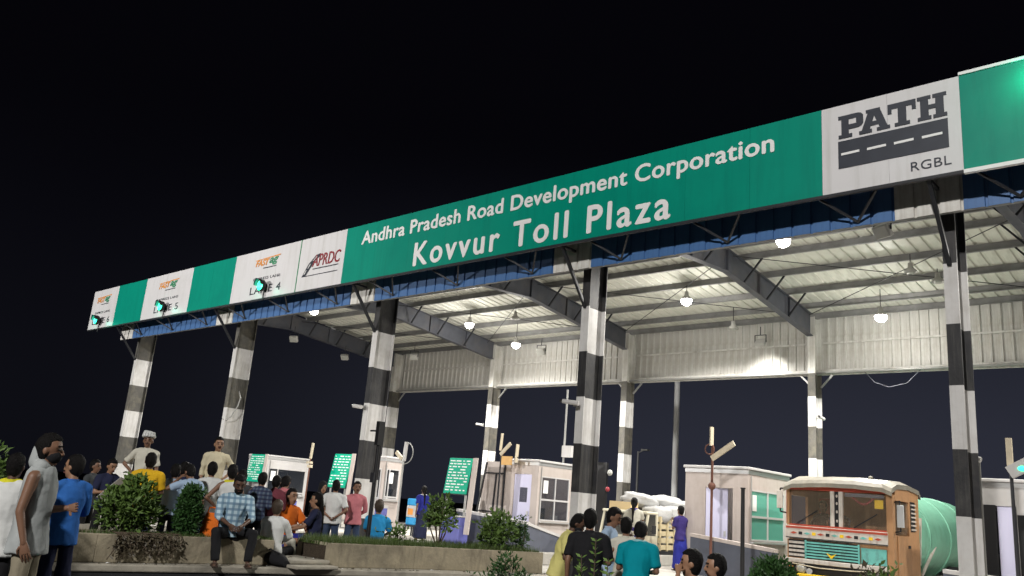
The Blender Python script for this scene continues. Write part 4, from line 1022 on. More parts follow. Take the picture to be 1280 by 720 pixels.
# chassis, wheels, tank
ch = MB(); ch.box(-.45, -.33, 0.05, 7.6, .72, .92); ch.box(.33, .45, .05, 7.6, .72, .92); ch.box(-.33, .33, 3.0, 3.1, .74, .9); ch.box(-.33, .33, 6.0, 6.1, .74, .9); ch.build("chassis", M['dark_steel'], lo)
def wheel(parent, x, y, r, w):
    t = MB().lathe([(r * .62, -w / 2), (r * .92, -w / 2), (r, -w * .36), (r, w * .36), (r * .92, w / 2), (r * .62, w / 2)], 24, axis='x', c=(x, y, r + .002)).build("wheel", M['tyre'], parent)
    MB().lathe([(r * .6, -w * .42), (r * .2, -w * .40), (r * .18, -w * .52), (r * .05, -w * .52)], 16, axis='x', c=(x, y, r + .002)).lathe([(r * .05, w * .52), (r * .18, w * .52), (r * .2, w * .40), (r * .6, w * .42)], 16, axis='x', c=(x, y, r + .002)).build("rim", M['truck_white'], t)
for x in (-.95, .95): wheel(lo, x, 1.05, .48, .24)
for y in (5.2, 6.4):
    for x in (-.88, .88): wheel(lo, x, y, .48, .4)
tk = MB(); prof = [(.15, 2.2), (.7, 2.16), (1.0, 2.05)] 
tk.lathe([(.25, 2.05), (.75, 2.09), (1.0, 2.22), (1.06, 2.4), (1.06, 7.3), (1.0, 7.5), (.25, 7.6)], 36, axis='y', c=(0, 0, 1.60)); tank = tk.build("tank", M['tank_green'], lo)
for y in (2.9, 4.6, 6.3): MB().lathe([(1.062, y - .03), (1.085, y - .028), (1.085, y + .028), (1.062, y + .03)], 36, axis='y', c=(0, 0, 1.60)).build("tank_band", M['tank_green'], tank)
MB().lathe([(.24, 2.62), (.26, 2.72), (.22, 2.80), (.06, 2.84)], 16, c=(.1, 3.0, 0)).build("manhole", M['alu'], tank)
MB().bar((-.5, 2.3, .92), (-.5, 7.3, .92), .1, .1).bar((.5, 2.3, .92), (.5, 7.3, .92), .1, .1).build("tank_cradle", M['dark_steel'], tank)
MB().bar((1.02, 2.25, .75), (1.02, 3.6, 1.55), .05, .05).bar((.98, 2.3, 1.0), (1.03, 2.3, 2.05), .05, .05).tube((1.0, 2.6, .62), (1.0, 4.0, .62), .14, .14, 12).build("side_gear", M['truck_white'], lo)

# ================================================================== PICKUP
pk = thing("small_truck", "small cream goods truck with slatted body piled high with white sacks", "small truck", (17.95, 6.25, 0))
w = .75
cb = MB()
cb.prism([(.0, .35), (.0, .95), (.12, 1.05), (.16, 1.08), (.70, 1.08), (.70, .35)], 'x', -w, w); cb.build("cab_lower", M['pick_cream'], pk)
rfp = MB(); rfp.box(-w, w, .14, .72, 1.645, 1.72); rfp.build("cab_roof", M['pick_cream'], pk, bevel=.03)
for x in (-w, w - .05):
    MB().bar((x + .025, .06, 1.0), (x + .025, .24, 1.64), .05, .06).build("pillar", M['pick_cream'], pk); MB().box(x, x + .05, .62, .70, 1.085, 1.64).build("pillar", M['pick_cream'], pk)
MB().box(-w + .06, w - .06, .65, .70, 1.085, 1.64).build("cab_rear", M['pick_cream'], pk)
q = MB(); q.add([(-w + .06, .09, 1.06), (w - .06, .09, 1.06), (w - .06, .235, 1.63), (-w + .06, .235, 1.63), (-w + .06, .096, 1.06), (w - .06, .096, 1.06), (w - .06, .241, 1.63), (-w + .06, .241, 1.63)], [(0, 1, 2, 3), (7, 6, 5, 4), (0, 4, 5, 1), (3, 2, 6, 7)]); q.build("windscreen", M['glass_dark'], pk)
for sgn in (-1, 1): MB().box(sgn * (w - .03) - .004, sgn * (w - .03) + .004, .25, .61, 1.085, 1.64).build("side_window", M['glass_dark'], pk)
for x in (-.55, .55): MB().ell((x, -.005, .72), (.11, .03, .09)).build("headlight", M['lamp_off'], pk)
box("grille", M['black'], pk, -.3, .3, -.012, -.002, .62, .8); box("bumper", M['black'], pk, -w, w, -.06, -.003, .36, .50, bevel=.02); box("plate", M['truck_yellow'], pk, -.2, .2, -.072, -.062, .39, .48)
MB().bar((w, .35, 1.2), (w + .14, .30, 1.25), .02, .02).box(w + .08, w + .2, .27, .30, 1.14, 1.36).build("mirror", M['black'], pk)
box("cargo_floor", M['dark_steel'], pk, -w - .04, w + .04, .76, 3.5, 0.60, .70)
for side in (-1, 1):
    x = side * (w + .02)
    for i in range(8): MB().box(x - .02, x + .02, .77 + i * .378, .83 + i * .378, .70, 1.62).build("stake", M['pick_wood'], pk)
    for i in range(5):
        xo = x - side * .035
        MB().box(xo - .014, xo + .014, .76, 3.5, .73 + i * .185, .86 + i * .185).build("side_board", M['pick_wood'], pk)
for i in range(5): MB().box(-w, w, .73, .755, .73 + i * .185, .86 + i * .185).build("head_board", M['pick_wood'], pk)
for i in range(5): MB().box(-w, w, 3.505, 3.53, .73 + i * .185, .86 + i * .185).build("tail_board", M['pick_wood'], pk)
for x in (-.62, .62):
    for y in (.38, 2.7): wheel(pk, x, y, .28, .16)
rnd = random.Random(3)
def sack(c, r, rz, label):
    b = MB(); b.ell((0, 0, 0), (1, 1, 1), 26, 16)
    vs = []
    for x, y, z in b.v:
        p = Vector((x, y, z)); f = lambda v, e: math.copysign(abs(v) ** e, v)
        p = Vector((f(p.x, .7), f(p.y, .7), f(p.z, .8)))
        p *= 1 + .20 * noise.noise(p * 2.2 + Vector(c)) + .09 * noise.noise(p * 6.5 + Vector(c))
        vs.append((p.x * r[0], p.y * r[1], p.z * r[2]))
    b.v = vs; o = b.build("sack", M['sack'], None, c, (rnd.uniform(-.15, .15), rnd.uniform(-.15, .15), rz))
    return tag(o, label, "sack", "white sacks on the small truck")
base = Vector((17.95, 6.25, 0))
SL = ["white sack at the front of the load, behind the brown carton", "white sack at the far left front of the load", "white sack in the second row of the load, road side", "white sack in the second row of the load, far side",
      "white sack in the middle of the load, road side", "white sack in the middle of the load, far side", "white sack in the rear row, road side", "white sack in the rear row, far side", "topmost white sack above the front of the load", "white sack lying on top at mid load", "white sack drooping over the rear end of the load"]
kk = 0
for i in range(4):
    for sx in (.40, -.40):
        sack((base.x + sx, base.y + 1.15 + i * .64, 1.62 + .04 * (i % 2)), (.42, .38, .27), rnd.uniform(-.3, .3), SL[kk]); kk += 1
for (dx, dy, dz) in ((-.2, 1.25, 2.0), (.12, 2.1, 1.98), (.22, 3.0, 1.9)):
    sack((base.x + dx, base.y + dy, dz), (.52, .44, .22), rnd.uniform(-.4, .4), SL[kk]); kk += 1
for i in range(6):   # bed layer
    pass
tag(MB().box(-.38, .32, -.2, .2, 0, .22).build("carton", M['carton'], None, (17.75, 6.70, 1.722), (0, 0, .06)), "long brown carton on the cab roof of the goods truck", "carton")
# load under the top sacks fills the body
for i in range(3):
    for sx in (.37, -.37):
        sack((base.x + sx, base.y + 1.25 + i * .78, .98), (.36, .38, .30), 0.0, "white sack packed inside the slatted body, %s side, %s" % ("road" if sx > 0 else "far", ("next to the cab", "at mid length", "next to the tailboard")[i]))
for i in range(3):
    for sx in (.37, -.37):
        sack((base.x + sx, base.y + 1.25 + i * .78, 1.34), (.36, .38, .2), 0.0, "white sack in the upper layer inside the slats, %s side, %s" % ("road" if sx > 0 else "far", ("next to the cab", "at mid length", "next to the tailboard")[i]))

# ================================================================== PEOPLE
pending = []   # (object, voxel, smooth) resolved together at the end
class Skin(MB):
    def cap(s, p0, p1, r0, r1, n=10):
        """tapered capsule with round ends"""
        p0, p1 = Vector(p0), Vector(p1); d = p1 - p0
        if d.length < 1e-5: d = Vector((0, 0, 1e-4))
        d.normalize(); a = d.orthogonal().normalized(); b = d.cross(a)
        rings = [(p0 - d * r0 * .92, r0 * .38), (p0 - d * r0 * .6, r0 * .8), (p0, r0), (p1, r1), (p1 + d * r1 * .6, r1 * .8), (p1 + d * r1 * .92, r1 * .38)]
        return s.rings([(c, a * r, b * r) for c, r in rings], n)
    def rings(s, rs, n=14):
        vs = []
        for c, a, b in rs:
            for i in range(n):
                t = 2 * math.pi * i / n; vs.append(c + a * math.cos(t) + b * math.sin(t))
        k = len(rs)
        s.add(vs, [(j * n + i, j * n + (i + 1) % n, (j + 1) * n + (i + 1) % n, (j + 1) * n + i) for j in range(k - 1) for i in range(n)], 0, True)
        s.add(vs, [tuple(range(n - 1, -1, -1)), tuple(range((k - 1) * n, k * n))], 0, True)
        return s
    def remesh(s, name, mm, parent, vox, smooth=4):
        o = s.build(name, mm, parent)
        md = o.modifiers.new("remesh", 'REMESH'); md.mode = 'VOXEL'; md.voxel_size = vox; md.use_smooth_shade = True
        sm = o.modifiers.new("smooth", 'SMOOTH'); sm.factor = 0.5; sm.iterations = smooth
        pending.append(o); return o
def add_hand(mb, wrist, d, side_dir, palm_n, s, curl):
    """palm with four unequal bent fingers and a thumb leaving its side"""
    d = d.normalized(); side = (side_dir - d * side_dir.dot(d)).normalized(); nrm = (palm_n - d * palm_n.dot(d) - side * palm_n.dot(side))
    nrm = nrm.normalized() if nrm.length > 1e-3 else d.cross(side)
    p0 = wrist; p1 = wrist + d * .085 * s
    mb.rings([(p0 - d * .02 * s, side * .024 * s, nrm * .018 * s), (p0 + d * .02 * s, side * .032 * s, nrm * .015 * s), (p1 - d * .01 * s, side * .042 * s, nrm * .014 * s), (p1, side * .036 * s, nrm * .009 * s)], 10)
    for k, (off, ln) in enumerate(((-.030, .066), (-.010, .078), (.011, .072), (.030, .056))):
        b = p1 + side * off * s - d * .006 * s
        a1 = curl * .6; a2 = curl * 1.4
        m1 = b + (d * math.cos(a1) + nrm * math.sin(a1) + side * off * 1.5) * ln * .5 * s
        m2 = m1 + (d * math.cos(a2) + nrm * math.sin(a2) + side * off * .6) * ln * .5 * s
        mb.cap(b, m1, .0088 * s, .0082 * s, 6); mb.cap(m1, m2, .0082 * s, .0068 * s, 6)
    tb = p0 + d * .022 * s + side * -.030 * s
    t1 = tb + (d * .55 + side * -.62 + nrm * .35).normalized() * .036 * s
    t2 = t1 + (d * .85 + side * -.25 + nrm * .45).normalized() * .030 * s
    mb.cap(tb, t1, .0115 * s, .010 * s, 6); mb.cap(t1, t2, .0098 * s, .0075 * s, 6)

ARM = dict(  # elbow, wrist offsets from shoulder (outward, forward, up)
    down=((.05, -.03, -.28), (.05, .05, -.53)), front=((.06, .03, -.27), (-.09, .24, -.24)), phone=((.05, .06, -.26), (-.08, .27, -.06)),
    back=((.10, -.10, -.26), (-.12, -.17, -.42)), hip=((.19, -.06, -.22), (.0, .08, -.38)), head=((.17, .16, -.06), (-.06, .15, .15)),
    out=((.25, .08, -.10), (.50, .14, -.04)), knee=((.06, .16, -.22), (-.10, .40, -.30)), cross=((.09, .10, -.25), (-.20, .23, -.17)), reach=((.03, .20, -.18), (-.02, .45, -.12)), wheel=((.03, .16, -.20), (-.05, .40, -.10)), swing=((.05, -.12, -.26), (.05, -.05, -.52)), shade=((.10, .02, -.28), (.02, .20, -.40)))
def person(label, x, y, rz, top, foot=0.0, pose='stand', lean=0, shirt='white', sleeve='short', legs='navy', legkind='trousers', arms=('down', 'down'), skin='skin', hair='hair',
           head_yaw=0, head_pitch=0, seat=None, face=True, cover=None, beard=False, build=1.0, hem=.0, scarf=None, mask=None, group="people at the toll plaza", near=False, knee_out=.12, foot_fwd=.42, foot_drop=None, longhair=False, hood=None, yaw_tw=0):
    H = top - foot
    P = thing("person", label, "person", (x, y, foot), R(rz), group)
    vox = .0125 if near else .017
    sit = pose == 'sit'
    s = (H / 1.72) if not sit else ((top - seat) / .90)
    s = max(.68, min(1.12, s))
    ln = R(lean)
    if lean and not sit: s = min(1.12, s * (1 + .10 * math.sin(ln)))
    X = Vector((1, 0, 0)); Fv = Vector((0, math.cos(ln), -math.sin(ln))); U = Vector((0, math.sin(ln), math.cos(ln)))
    hz = (.92 * s) if not sit else (seat - foot + .10 * s)
    P0 = Vector((0, 0, hz)); b = build
    sh_c = P0 + U * (.50 * s)
    neck0 = sh_c + U * .03 * s; 
    hp = R(head_pitch); hy = R(head_yaw)
    hU = (U * math.cos(hp) + Fv * math.sin(hp)); hF0 = (Fv * math.cos(hp) - U * math.sin(hp))
    hc = neck0 + U * .058 * s + hU * .112 * s + Fv * .018 * s
    hF = hF0 * math.cos(hy) - X * math.sin(hy); hX = hF.cross(hU)
    # -------- body: one surface
    B = Skin()
    def E(c, ax, ay, az, mb):   # ellipsoid in head frame
        rs = []
        for ph in (-80, -60, -40, -20, 0, 20, 40, 60, 80):
            q_ = R(ph); rs.append((c + hU * az * math.sin(q_), hX * ax * math.cos(q_), hF * ay * math.cos(q_)))
        mb.rings(rs, 14)
    hs = s * (1.10 if s > .85 else 1.16)
    E(hc + hU * .025 * hs, .075 * hs, .092 * hs, .095 * hs, B)
    E(hc - hU * .045 * hs + hF * .022 * hs, .056 * hs, .066 * hs, .075 * hs, B)
    B.cap(hc - hU * .100 * hs + hF * .055 * hs, hc - hU * .095 * hs + hF * .060 * hs, .022 * hs, .020 * hs, 8)   # chin
    B.cap(hc + hU * .008 * hs + hF * .090 * hs, hc - hU * .030 * hs + hF * .106 * hs, .010 * hs, .016 * hs, 8)    # nose
    for sd in (-1, 1):
        E(hc - hF * .005 * hs + hX * sd * .074 * hs - hU * .01 * hs, .014 * hs, .022 * hs, .034 * hs, B)
        B.cap(hc + hU * .028 * hs + hF * .082 * hs + hX * sd * .012 * hs, hc + hU * .028 * hs + hF * .066 * hs + hX * sd * .052 * hs, .009 * hs, .009 * hs, 6)  # brow
    B.cap(neck0 - U * .04 * s, hc - hU * .06 * hs - hF * .012 * hs, .056 * s, .050 * s, 12)
    tor = [(-.10, .135, .095), (.0, .155, .11), (.12, .135, .098), (.26, .150, .11), (.38, .168, .112), (.46, .165, .095), (.515, .10, .07)]
    B.rings([(P0 + U * h * s, X * a * s * b, Fv * c * s * b) for h, a, c in tor], 16)
    joints = {}
    hands = []
    for sd, arm in ((-1, arms[0]), (1, arms[1])):
        S = sh_c + X * sd * .178 * s * b - U * .035 * s
        eo, wo = ARM[arm]
        el = S + (X * sd * eo[0] + Fv * eo[1] + U * eo[2]) * s
        wr = S + (X * sd * wo[0] + Fv * wo[1] + U * wo[2]) * s
        B.cap(sh_c + X * sd * .10 * s, S, .055 * s, .050 * s)
        B.cap(S, el, .047 * s * b, .037 * s); B.cap(el, wr, .038 * s, .026 * s)
        joints[sd] = (S, el, wr)
        hands.append((wr, (wr - el).normalized(), sd, arm))
    legj = {}
    for sd in (-1, 1):
        hip = P0 + Vector((sd * .09 * s, 0, -.02 * s))
        if sit:
            kn = hip + Vector((sd * knee_out * s, .42 * s, .02 * s))
            fd = (foot_drop if foot_drop is not None else .44 * s)
            an = Vector((sd * (.09 + knee_out * .8) * s, foot_fwd * s, max(.07 * s, kn.z - fd)))
        elif pose == 'walk' and legkind != 'skirt':
            kn = hip + Vector((sd * .01, sd * .14 * s, -.43 * s)); an = Vector((sd * .09 * s, sd * .22 * s - .05 * s, .08 * s + (.04 if sd < 0 else 0)))
        else:
            kn = hip + Vector((sd * .015 * s, .015 * s, -.44 * s)); an = Vector((sd * .115 * s, -.01 * s, .075 * s))
        B.cap(hip, kn, .070 * s, .045 * s); B.cap(kn, an, .046 * s, .034 * s)
        B.cap(an + Vector((0, -.045 * s, -.045 * s)), an + Vector((sd * .02 * s, .13 * s, -.052 * s)), .032 * s, .025 * s)
        legj[sd] = (hip, kn, an)
    body = B.remesh("body", M[skin], P, vox, 3)
    hm = Skin()
    for wr, d, sd, arm in hands:
        if arm in ('front', 'phone', 'cross', 'knee', 'wheel', 'reach'): side, nr = Vector((0, 0, -1)), Vector((-sd, 0, 0))
        elif arm in ('head', 'out'): side, nr = Vector((0, -1, 0)), Vector((0, 0, -1))
        else: side, nr = -Fv, Vector((-sd, 0, 0))
        add_hand(hm, wr, d, -side, nr, s * 1.04, {'head': .9, 'back': .8, 'phone': .9, 'wheel': 1.2, 'knee': .6}.get(arm, .45))
    body["_hand"] = 1
    body["hands"] = len(pending); hand_meshes.append((body, hm, skin))
    # -------- shirt
    sw = Skin(); g_ = 1.10
    hl = -.10 - hem
    top_r = [(.44, .178, .115), (.495, .135, .095), (.535, .075, .068)] if hood is None else [(.44, .178, .115), (.5, .14, .1), (.56, .09, .085)]
    low = [(hl, .192 + hem * .10, .148 + hem * .08), (hl + .10, .182, .138)] if not sit else [(-.06, .178, .135), (.02, .172, .135)]
    sw.rings([(P0 + U * h * s, X * a * s * b, Fv * c * s * b) for h, a, c in low + [(.14, .156, .12), (.26, .166, .128), (.36, .180, .128)] + top_r], 18)
    for sd in (-1, 1):
        S, el, wr = joints[sd]
        if sleeve == 'none':
            sw.cap(sh_c + X * sd * .09 * s, S - X * sd * .03 * s, .060 * s, .054 * s); continue
        sw.cap(sh_c + X * sd * .09 * s, S, .064 * s, .064 * s * b)
        def flat(p, q_, r0, r1):
            d = (q_ - p).normalized(); a = d.orthogonal().normalized(); c = d.cross(a)
            sw.rings([(p, a * r0, c * r0), (p.lerp(q_, .5), a * (r0 + r1) / 2, c * (r0 + r1) / 2), (q_, a * r1, c * r1)], 12)
        if sleeve == 'short': flat(S, S.lerp(el, .80), .066 * s * b, .064 * s)
        else:
            flat(S, el, .064 * s * b, .052 * s); sw.cap(el, el.lerp(wr, .05), .051 * s, .05 * s); flat(el, el.lerp(wr, .93 if sleeve == 'long' else .35), .052 * s, .044 * s)
    sw.remesh("shirt", CL[shirt], P, vox, 3)
    cr = Skin(); 
    c0 = P0 + U * .525 * s
    if scarf or sleeve != 'none':
        cr.rings([(c0 - U * .01 * s, X * .088 * s, Fv * .080 * s), (c0 + U * .02 * s, X * .070 * s, Fv * .068 * s), (c0 + U * .042 * s + Fv * -.006, X * .064 * s, Fv * .064 * s)], 16)
        cr.build("collar", CL[scarf or shirt], P)
    # -------- legs wear
    tr_ = Skin()
    if legkind in ('trousers', 'shorts'):
        tr_.rings([(P0 + U * .03 * s, X * .150 * s * b, Fv * .112 * s), (P0 - U * .06 * s, X * .162 * s * b, Fv * .118 * s), (P0 - U * .12 * s, X * .158 * s * b, Fv * .112 * s)], 16)
        for sd in (-1, 1):
            hip, kn, an = legj[sd]
            tr_.cap(hip + Vector((-sd * .012 * s, 0, -.02 * s)), kn, .088 * s, .068 * s)
            d = (an - kn).normalized(); a = d.orthogonal().normalized(); c = d.cross(a)
            if legkind == 'trousers':
                e_ = kn.lerp(an, .97); tr_.rings([(kn - d * .02, a * .066 * s, c * .066 * s), (kn.lerp(e_, .5), a * .062 * s, c * .064 * s), (e_, a * .060 * s, c * .062 * s)], 12)
            else:
                e_ = kn.lerp(an, .12); tr_.rings([(kn - d * .06 * s, a * .075 * s, c * .075 * s), (e_, a * .085 * s, c * .085 * s)], 12)
        tr_.remesh(legkind, CL[legs], P, vox, 3)
    else:
        if sit:
            hipm = P0; kn = (legj[-1][1] + legj[1][1]) / 2; an = (legj[-1][2] + legj[1][2]) / 2
            Z = Vector((0, 0, 1)); Yv = Vector((0, 1, 0))
            tr_.rings([(hipm - Yv * .1 * s, X * .17 * s, Z * .13 * s), (hipm + Yv * .1 * s, X * .19 * s, Z * .12 * s), (kn, X * .2 * s, Z * .10 * s)], 16)
            tr_.rings([(kn + Z * .06 * s, X * .2 * s, Yv * .1 * s), (kn.lerp(an, .5), X * .2 * s, Yv * .12 * s), (an + Z * .03, X * .22 * s, Yv * .15 * s)], 16)
        else:
            Z = Vector((0, 0, 1)); Yv = Vector((0, 1, 0))
            tr_.rings([(P0 + U * .10 * s, X * .145 * s * b, Fv * .12 * s * b), (P0 - Z * .08 * s, X * .172 * s, Yv * .135 * s), (P0 - Z * .4 * s, X * .19 * s, Yv * .16 * s), (P0 - Z * .84 * s, X * .215 * s, Yv * .20 * s)], 18)
        tr_.remesh(legkind, CL[legs], P, vox, 3)
    # shoes
    for sd in (-1, 1):
        an = legj[sd][2]; ft = MB()
        ft.box(-.042 * s, .042 * s, -.085 * s, .165 * s, -.075 * s, -.052 * s)
        ft.box(-.044 * s, .044 * s, .05 * s, .085 * s, -.05 * s, -.018 * s)
        ft.build("sandal", M['leather'], P, an + Vector((sd * .008 * s, 0, .004)), bevel=.006)
    # -------- hair or head cover
    if cover is None:
        h_ = MB(); nn_, kk_ = 18, 12
        vs = []
        rr_ = random.Random(int(abs(x * 77) + abs(y * 31)))
        off = Vector((rr_.random() * 9, rr_.random() * 9, 0))
        for j in range(kk_ + 1):
            ph = math.pi * j / kk_ - math.pi / 2
            for i in range(nn_):
                t_ = 2 * math.pi * i / nn_
                px, py_, pz = math.cos(ph) * math.cos(t_), math.cos(ph) * math.sin(t_), math.sin(ph)
                k_ = 1 + .075 * noise.noise(Vector((px, py_, pz)) * 3 + off)
                # keep the face clear
                front = max(0, py_)
                if pz < .42 and front > .25: k_ *= 1 - .30 * min(1, (front - .25) / .3) * min(1, (.42 - pz) / .15)
                zz_ = .100 if pz > 0 else (.100 + .055 * max(0, min(1, (.35 - py_) / .6)))
                tuft = .006 * hs * noise.noise(Vector((px, py_, pz)) * 11 + off)
                q0 = (hX * px * .084 * hs + hF * py_ * .103 * hs + hU * pz * zz_ * hs) * k_
                vs.append(hc + hU * .036 * hs - hF * .006 * hs + q0 + q0.normalized() * tuft)
        h_.add(vs, [(j * nn_ + i, j * nn_ + (i + 1) % nn_, (j + 1) * nn_ + (i + 1) % nn_, (j + 1) * nn_ + i) for j in range(kk_) for i in range(nn_)], 0, True)
        if longhair:
            sk = Skin(); sk.cap(hc - hF * .07 * hs, sh_c - Fv * .11 * s - U * .02 * s, .05 * s, .035 * s); sk.cap(sh_c - Fv * .11 * s - U * .02 * s, P0 + U * .22 * s - Fv * .14 * s, .033 * s, .02 * s)
            h_.add(sk.v, sk.f, 0, True)
        h_.build("hair", M[hair], P)
    elif cover == 'turban':
        t_ = MB()
        for q_ in range(5):
            a0 = q_ * .5
            ring = []
            for i in range(17):
                a = 2 * math.pi * i / 16
                ring.append(hc + hU * (.075 + .016 * q_ + .014 * math.sin(a + a0)) * hs + (hX * math.cos(a) * .088 + hF * math.sin(a) * .103) * hs * (1.02 - .07 * q_ * .6))
            t_.path(ring, .027 * hs, 8)
        c_ = hc + hU * .115 * hs; t_.ell(tuple(c_), (.075 * hs, .085 * hs, .06 * hs), 12, 6)
        t_.build("turban", CL['white'], P)
    elif cover == 'veil':
        v_ = Skin(); 
        E(hc + hU * .03 * hs - hF * .018 * hs, .092 * hs, .098 * hs, .112 * hs, v_)
        v_.rings([(hc - hF * .03 * hs, hX * .09 * hs, hF * .085 * hs), (sh_c - Fv * .03 * s, X * .13 * s, Fv * .105 * s), (P0 + U * .24 * s - Fv * .04 * s, X * .17 * s, Fv * .12 * s)], 16)
        v_.remesh("veil", CL[legs], P, vox, 3)
    if hood:
        v_ = Skin(); v_.cap(hc - hU * .10 * hs - hF * .07 * hs, hc + hU * .01 * hs - hF * .075 * hs, .055 * hs, .05 * hs); v_.cap(sh_c + U * .04 * s - X * .06 * s, sh_c + U * .04 * s + X * .06 * s, .07 * s, .07 * s)
        v_.remesh("hood", CL[hood], P, vox, 3)
    if scarf:
        v_ = Skin(); v_.cap(c0 + Fv * .07 * s + X * .05 * s, P0 + U * .25 * s + Fv * .14 * s + X * .07 * s, .032 * s, .04 * s); v_.cap(c0 - X * .08 * s, c0 + X * .08 * s, .05 * s, .05 * s)
        v_.build("scarf", CL[scarf], P)
    if face:
        for sd in (-1, 1):
            e_ = MB(); c_ = hc + hF * .0845 * hs + hX * sd * .031 * hs + hU * .004 * hs
            e_.ell(tuple(c_), (.0135 * hs, .010 * hs, .0075 * hs), 8, 5); e_.build("eye", M['eye'], P)
            e_ = MB(); e_.bar(tuple(hc + hF * .094 * hs + hX * sd * .014 * hs + hU * .033 * hs), tuple(hc + hF * .078 * hs + hX * sd * .05 * hs + hU * .033 * hs), .012 * hs, .009 * hs); e_.build("eyebrow", M[hair], P)
        if not mask:
            l_ = MB(); l_.bar(tuple(hc + hF * .086 * hs - hX * .023 * hs - hU * .060 * hs), tuple(hc + hF * .086 * hs + hX * .023 * hs - hU * .060 * hs), .016 * hs, .012 * hs); l_.build("mouth", M['lip'], P)
    if beard or (face and not mask and near and legkind != 'skirt'):
        bdm = Skin()
        if beard:
            E(hc - hU * .068 * hs + hF * .026 * hs, .061 * hs, .069 * hs, .062 * hs, bdm)
            bdm.build("beard", M[hair], P)
        bm_ = MB(); bm_.bar(tuple(hc + hF * .094 * hs - hX * .028 * hs - hU * .045 * hs), tuple(hc + hF * .094 * hs + hX * .028 * hs - hU * .045 * hs), .014 * hs, .011 * hs); bm_.build("moustache", M[hair], P)
    if mask:
        mk = Skin(); E(hc - hU * .052 * hs + hF * .034 * hs, .058 * hs, .070 * hs, .058 * hs, mk); mk.build("face_mask", CL[mask], P)
    P["_j"] = 1
    del P["_j"]
    return P, {sd: (joints[sd][2]) for sd in joints}, hc
hand_meshes = []

G_L = "people crowding behind the planter wall"
G_F = "men huddled by the near kerb"
G_R = "people by the booths"
person("man in loose white shirt at the left edge, back turned", 21.65, -10.46, 47, 1.68, 0, shirt='white', sleeve='long', legs='black', scarf='lime', arms=('down', 'front'), skin='skin_dark', near=True, hem=.12, build=1.08, group=G_L)
person("tall man in sleeveless grey hooded vest and khaki trousers, wearing a dark mask", 22.96, -10.65, -38, 1.87, 0, shirt='grey', sleeve='none', legs='khaki', arms=('front', 'down'), skin='skin', mask='black', hood='grey', near=True, hem=.06, build=1.06, group=G_L)
person("man in bright blue T-shirt and dark shorts, face turned left", 21.19, -9.67, 95, 1.73, 0, shirt='blue', sleeve='long', legs='navy', legkind='shorts', arms=('phone', 'front'), skin='skin_light', near=True, hem=.05, head_yaw=30, group=G_L)
person("man in dark grey shirt at the far end of the crowd", 14.98, -6.88, -53, 1.78, .2, shirt='darkgrey', sleeve='short', legs='black', arms=('front', 'down'), group=G_L)
pr5 = person("man in navy shirt holding a white sheet of paper", 16.01, -7.03, -85, 1.81, .2, shirt='navy', sleeve='short', legs='black', arms=('reach', 'front'), skin='skin_light', head_pitch=18, group=G_L)
person("white turbaned man in white shirt, one arm out to the column", 15.78, -6.32, -125, 2.33, .65, shirt='offwhite', sleeve='short', legs='white', legkind='trousers', arms=('down', 'hip'), cover='turban', near=True, group=G_L)
person("man in bright yellow shirt, back turned, behind the bushy shrub", 17.36, -6.96, 62, 1.94, .2, shirt='yellow', sleeve='short', legs='navy', arms=('front', 'front'), skin='skin_dark', near=True, face=False, build=1.1, group=G_L)
person("man in pale blue shirt, back turned, next to the yellow shirt", 17.01, -6.31, 53, 1.80, .2, shirt='lightblue', sleeve='short', legs='navy', arms=('front', 'down'), face=False, build=1.05, group=G_L)
person("man in pale blue shirt with one hand raised to his head", 17.87, -6.39, 92, 1.80, .2, lean=12, shirt='lightblue', sleeve='short', legs='denim', arms=('head', 'down'), near=True, head_pitch=15, group=G_L)
person("man in cream shirt standing high before the second column", 16.36, -5.20, -109, 2.39, .65, shirt='cream', sleeve='half', legs='cream', arms=('hip', 'down'), skin='skin_light', near=True, hem=.2, group=G_L)
person("man in white shirt, back turned, just below the cream shirted man", 17.38, -5.82, 56, 1.89, .2, shirt='white', sleeve='short', legs='navy', arms=('front', 'front'), face=False, group=G_L)
person("person in sleeveless white top with yellow scarf, near the orange bag", 18.33, -5.97, 62, 1.86, .2, shirt='white', sleeve='none', legs='blue', arms=('hip', 'front'), scarf='lime', near=True, face=False, group=G_L)
person("dark haired man half hidden between the yellow shirt and the raised hand", 16.54, -5.91, 30, 1.86, .2, shirt='navy', legs='black', arms=('front', 'down'), group=G_L)
person("dark haired man in grey behind the yellow scarf", 17.48, -5.26, 60, 1.80, .2, shirt='darkgrey', legs='black', arms=('front', 'down'), face=False, group=G_L)
person("dark haired man in white at the right end of the crowd", 17.04, -4.07, 20, 1.75, .2, shirt='offwhite', legs='navy', arms=('front', 'front'), face=False, group=G_L)
seat_p = person("man in blue plaid shirt seated on the planter wall facing the camera", 19.12, -6.30, -113, 1.70, .36, pose='sit', seat=.75, lean=9, shirt='plaid', sleeve='half', legs='black', arms=('knee', 'knee'), skin='skin_dark', beard=True, near=True, knee_out=.17, foot_fwd=.50, head_pitch=12, build=1.08)
person("man in dark plaid shirt, back turned, behind the seated man", 17.90, -5.14, 38, 1.77, .2, lean=8, shirt='darkplaid', sleeve='long', legs='black', arms=('front', 'front'), face=False, group=G_L)
person("man in maroon shirt leaning beside the dark plaid shirt", 17.75, -4.75, 42, 1.74, .2, lean=12, shirt='maroon', sleeve='long', legs='black', arms=('front', 'front'), face=False, group=G_L)
person("man in faded pink shirt leaning, behind the maroon shirt", 17.25, -4.25, 30, 1.76, .2, lean=14, shirt='pink', sleeve='long', legs='darkgrey', arms=('front', 'down'), face=False, group=G_L)
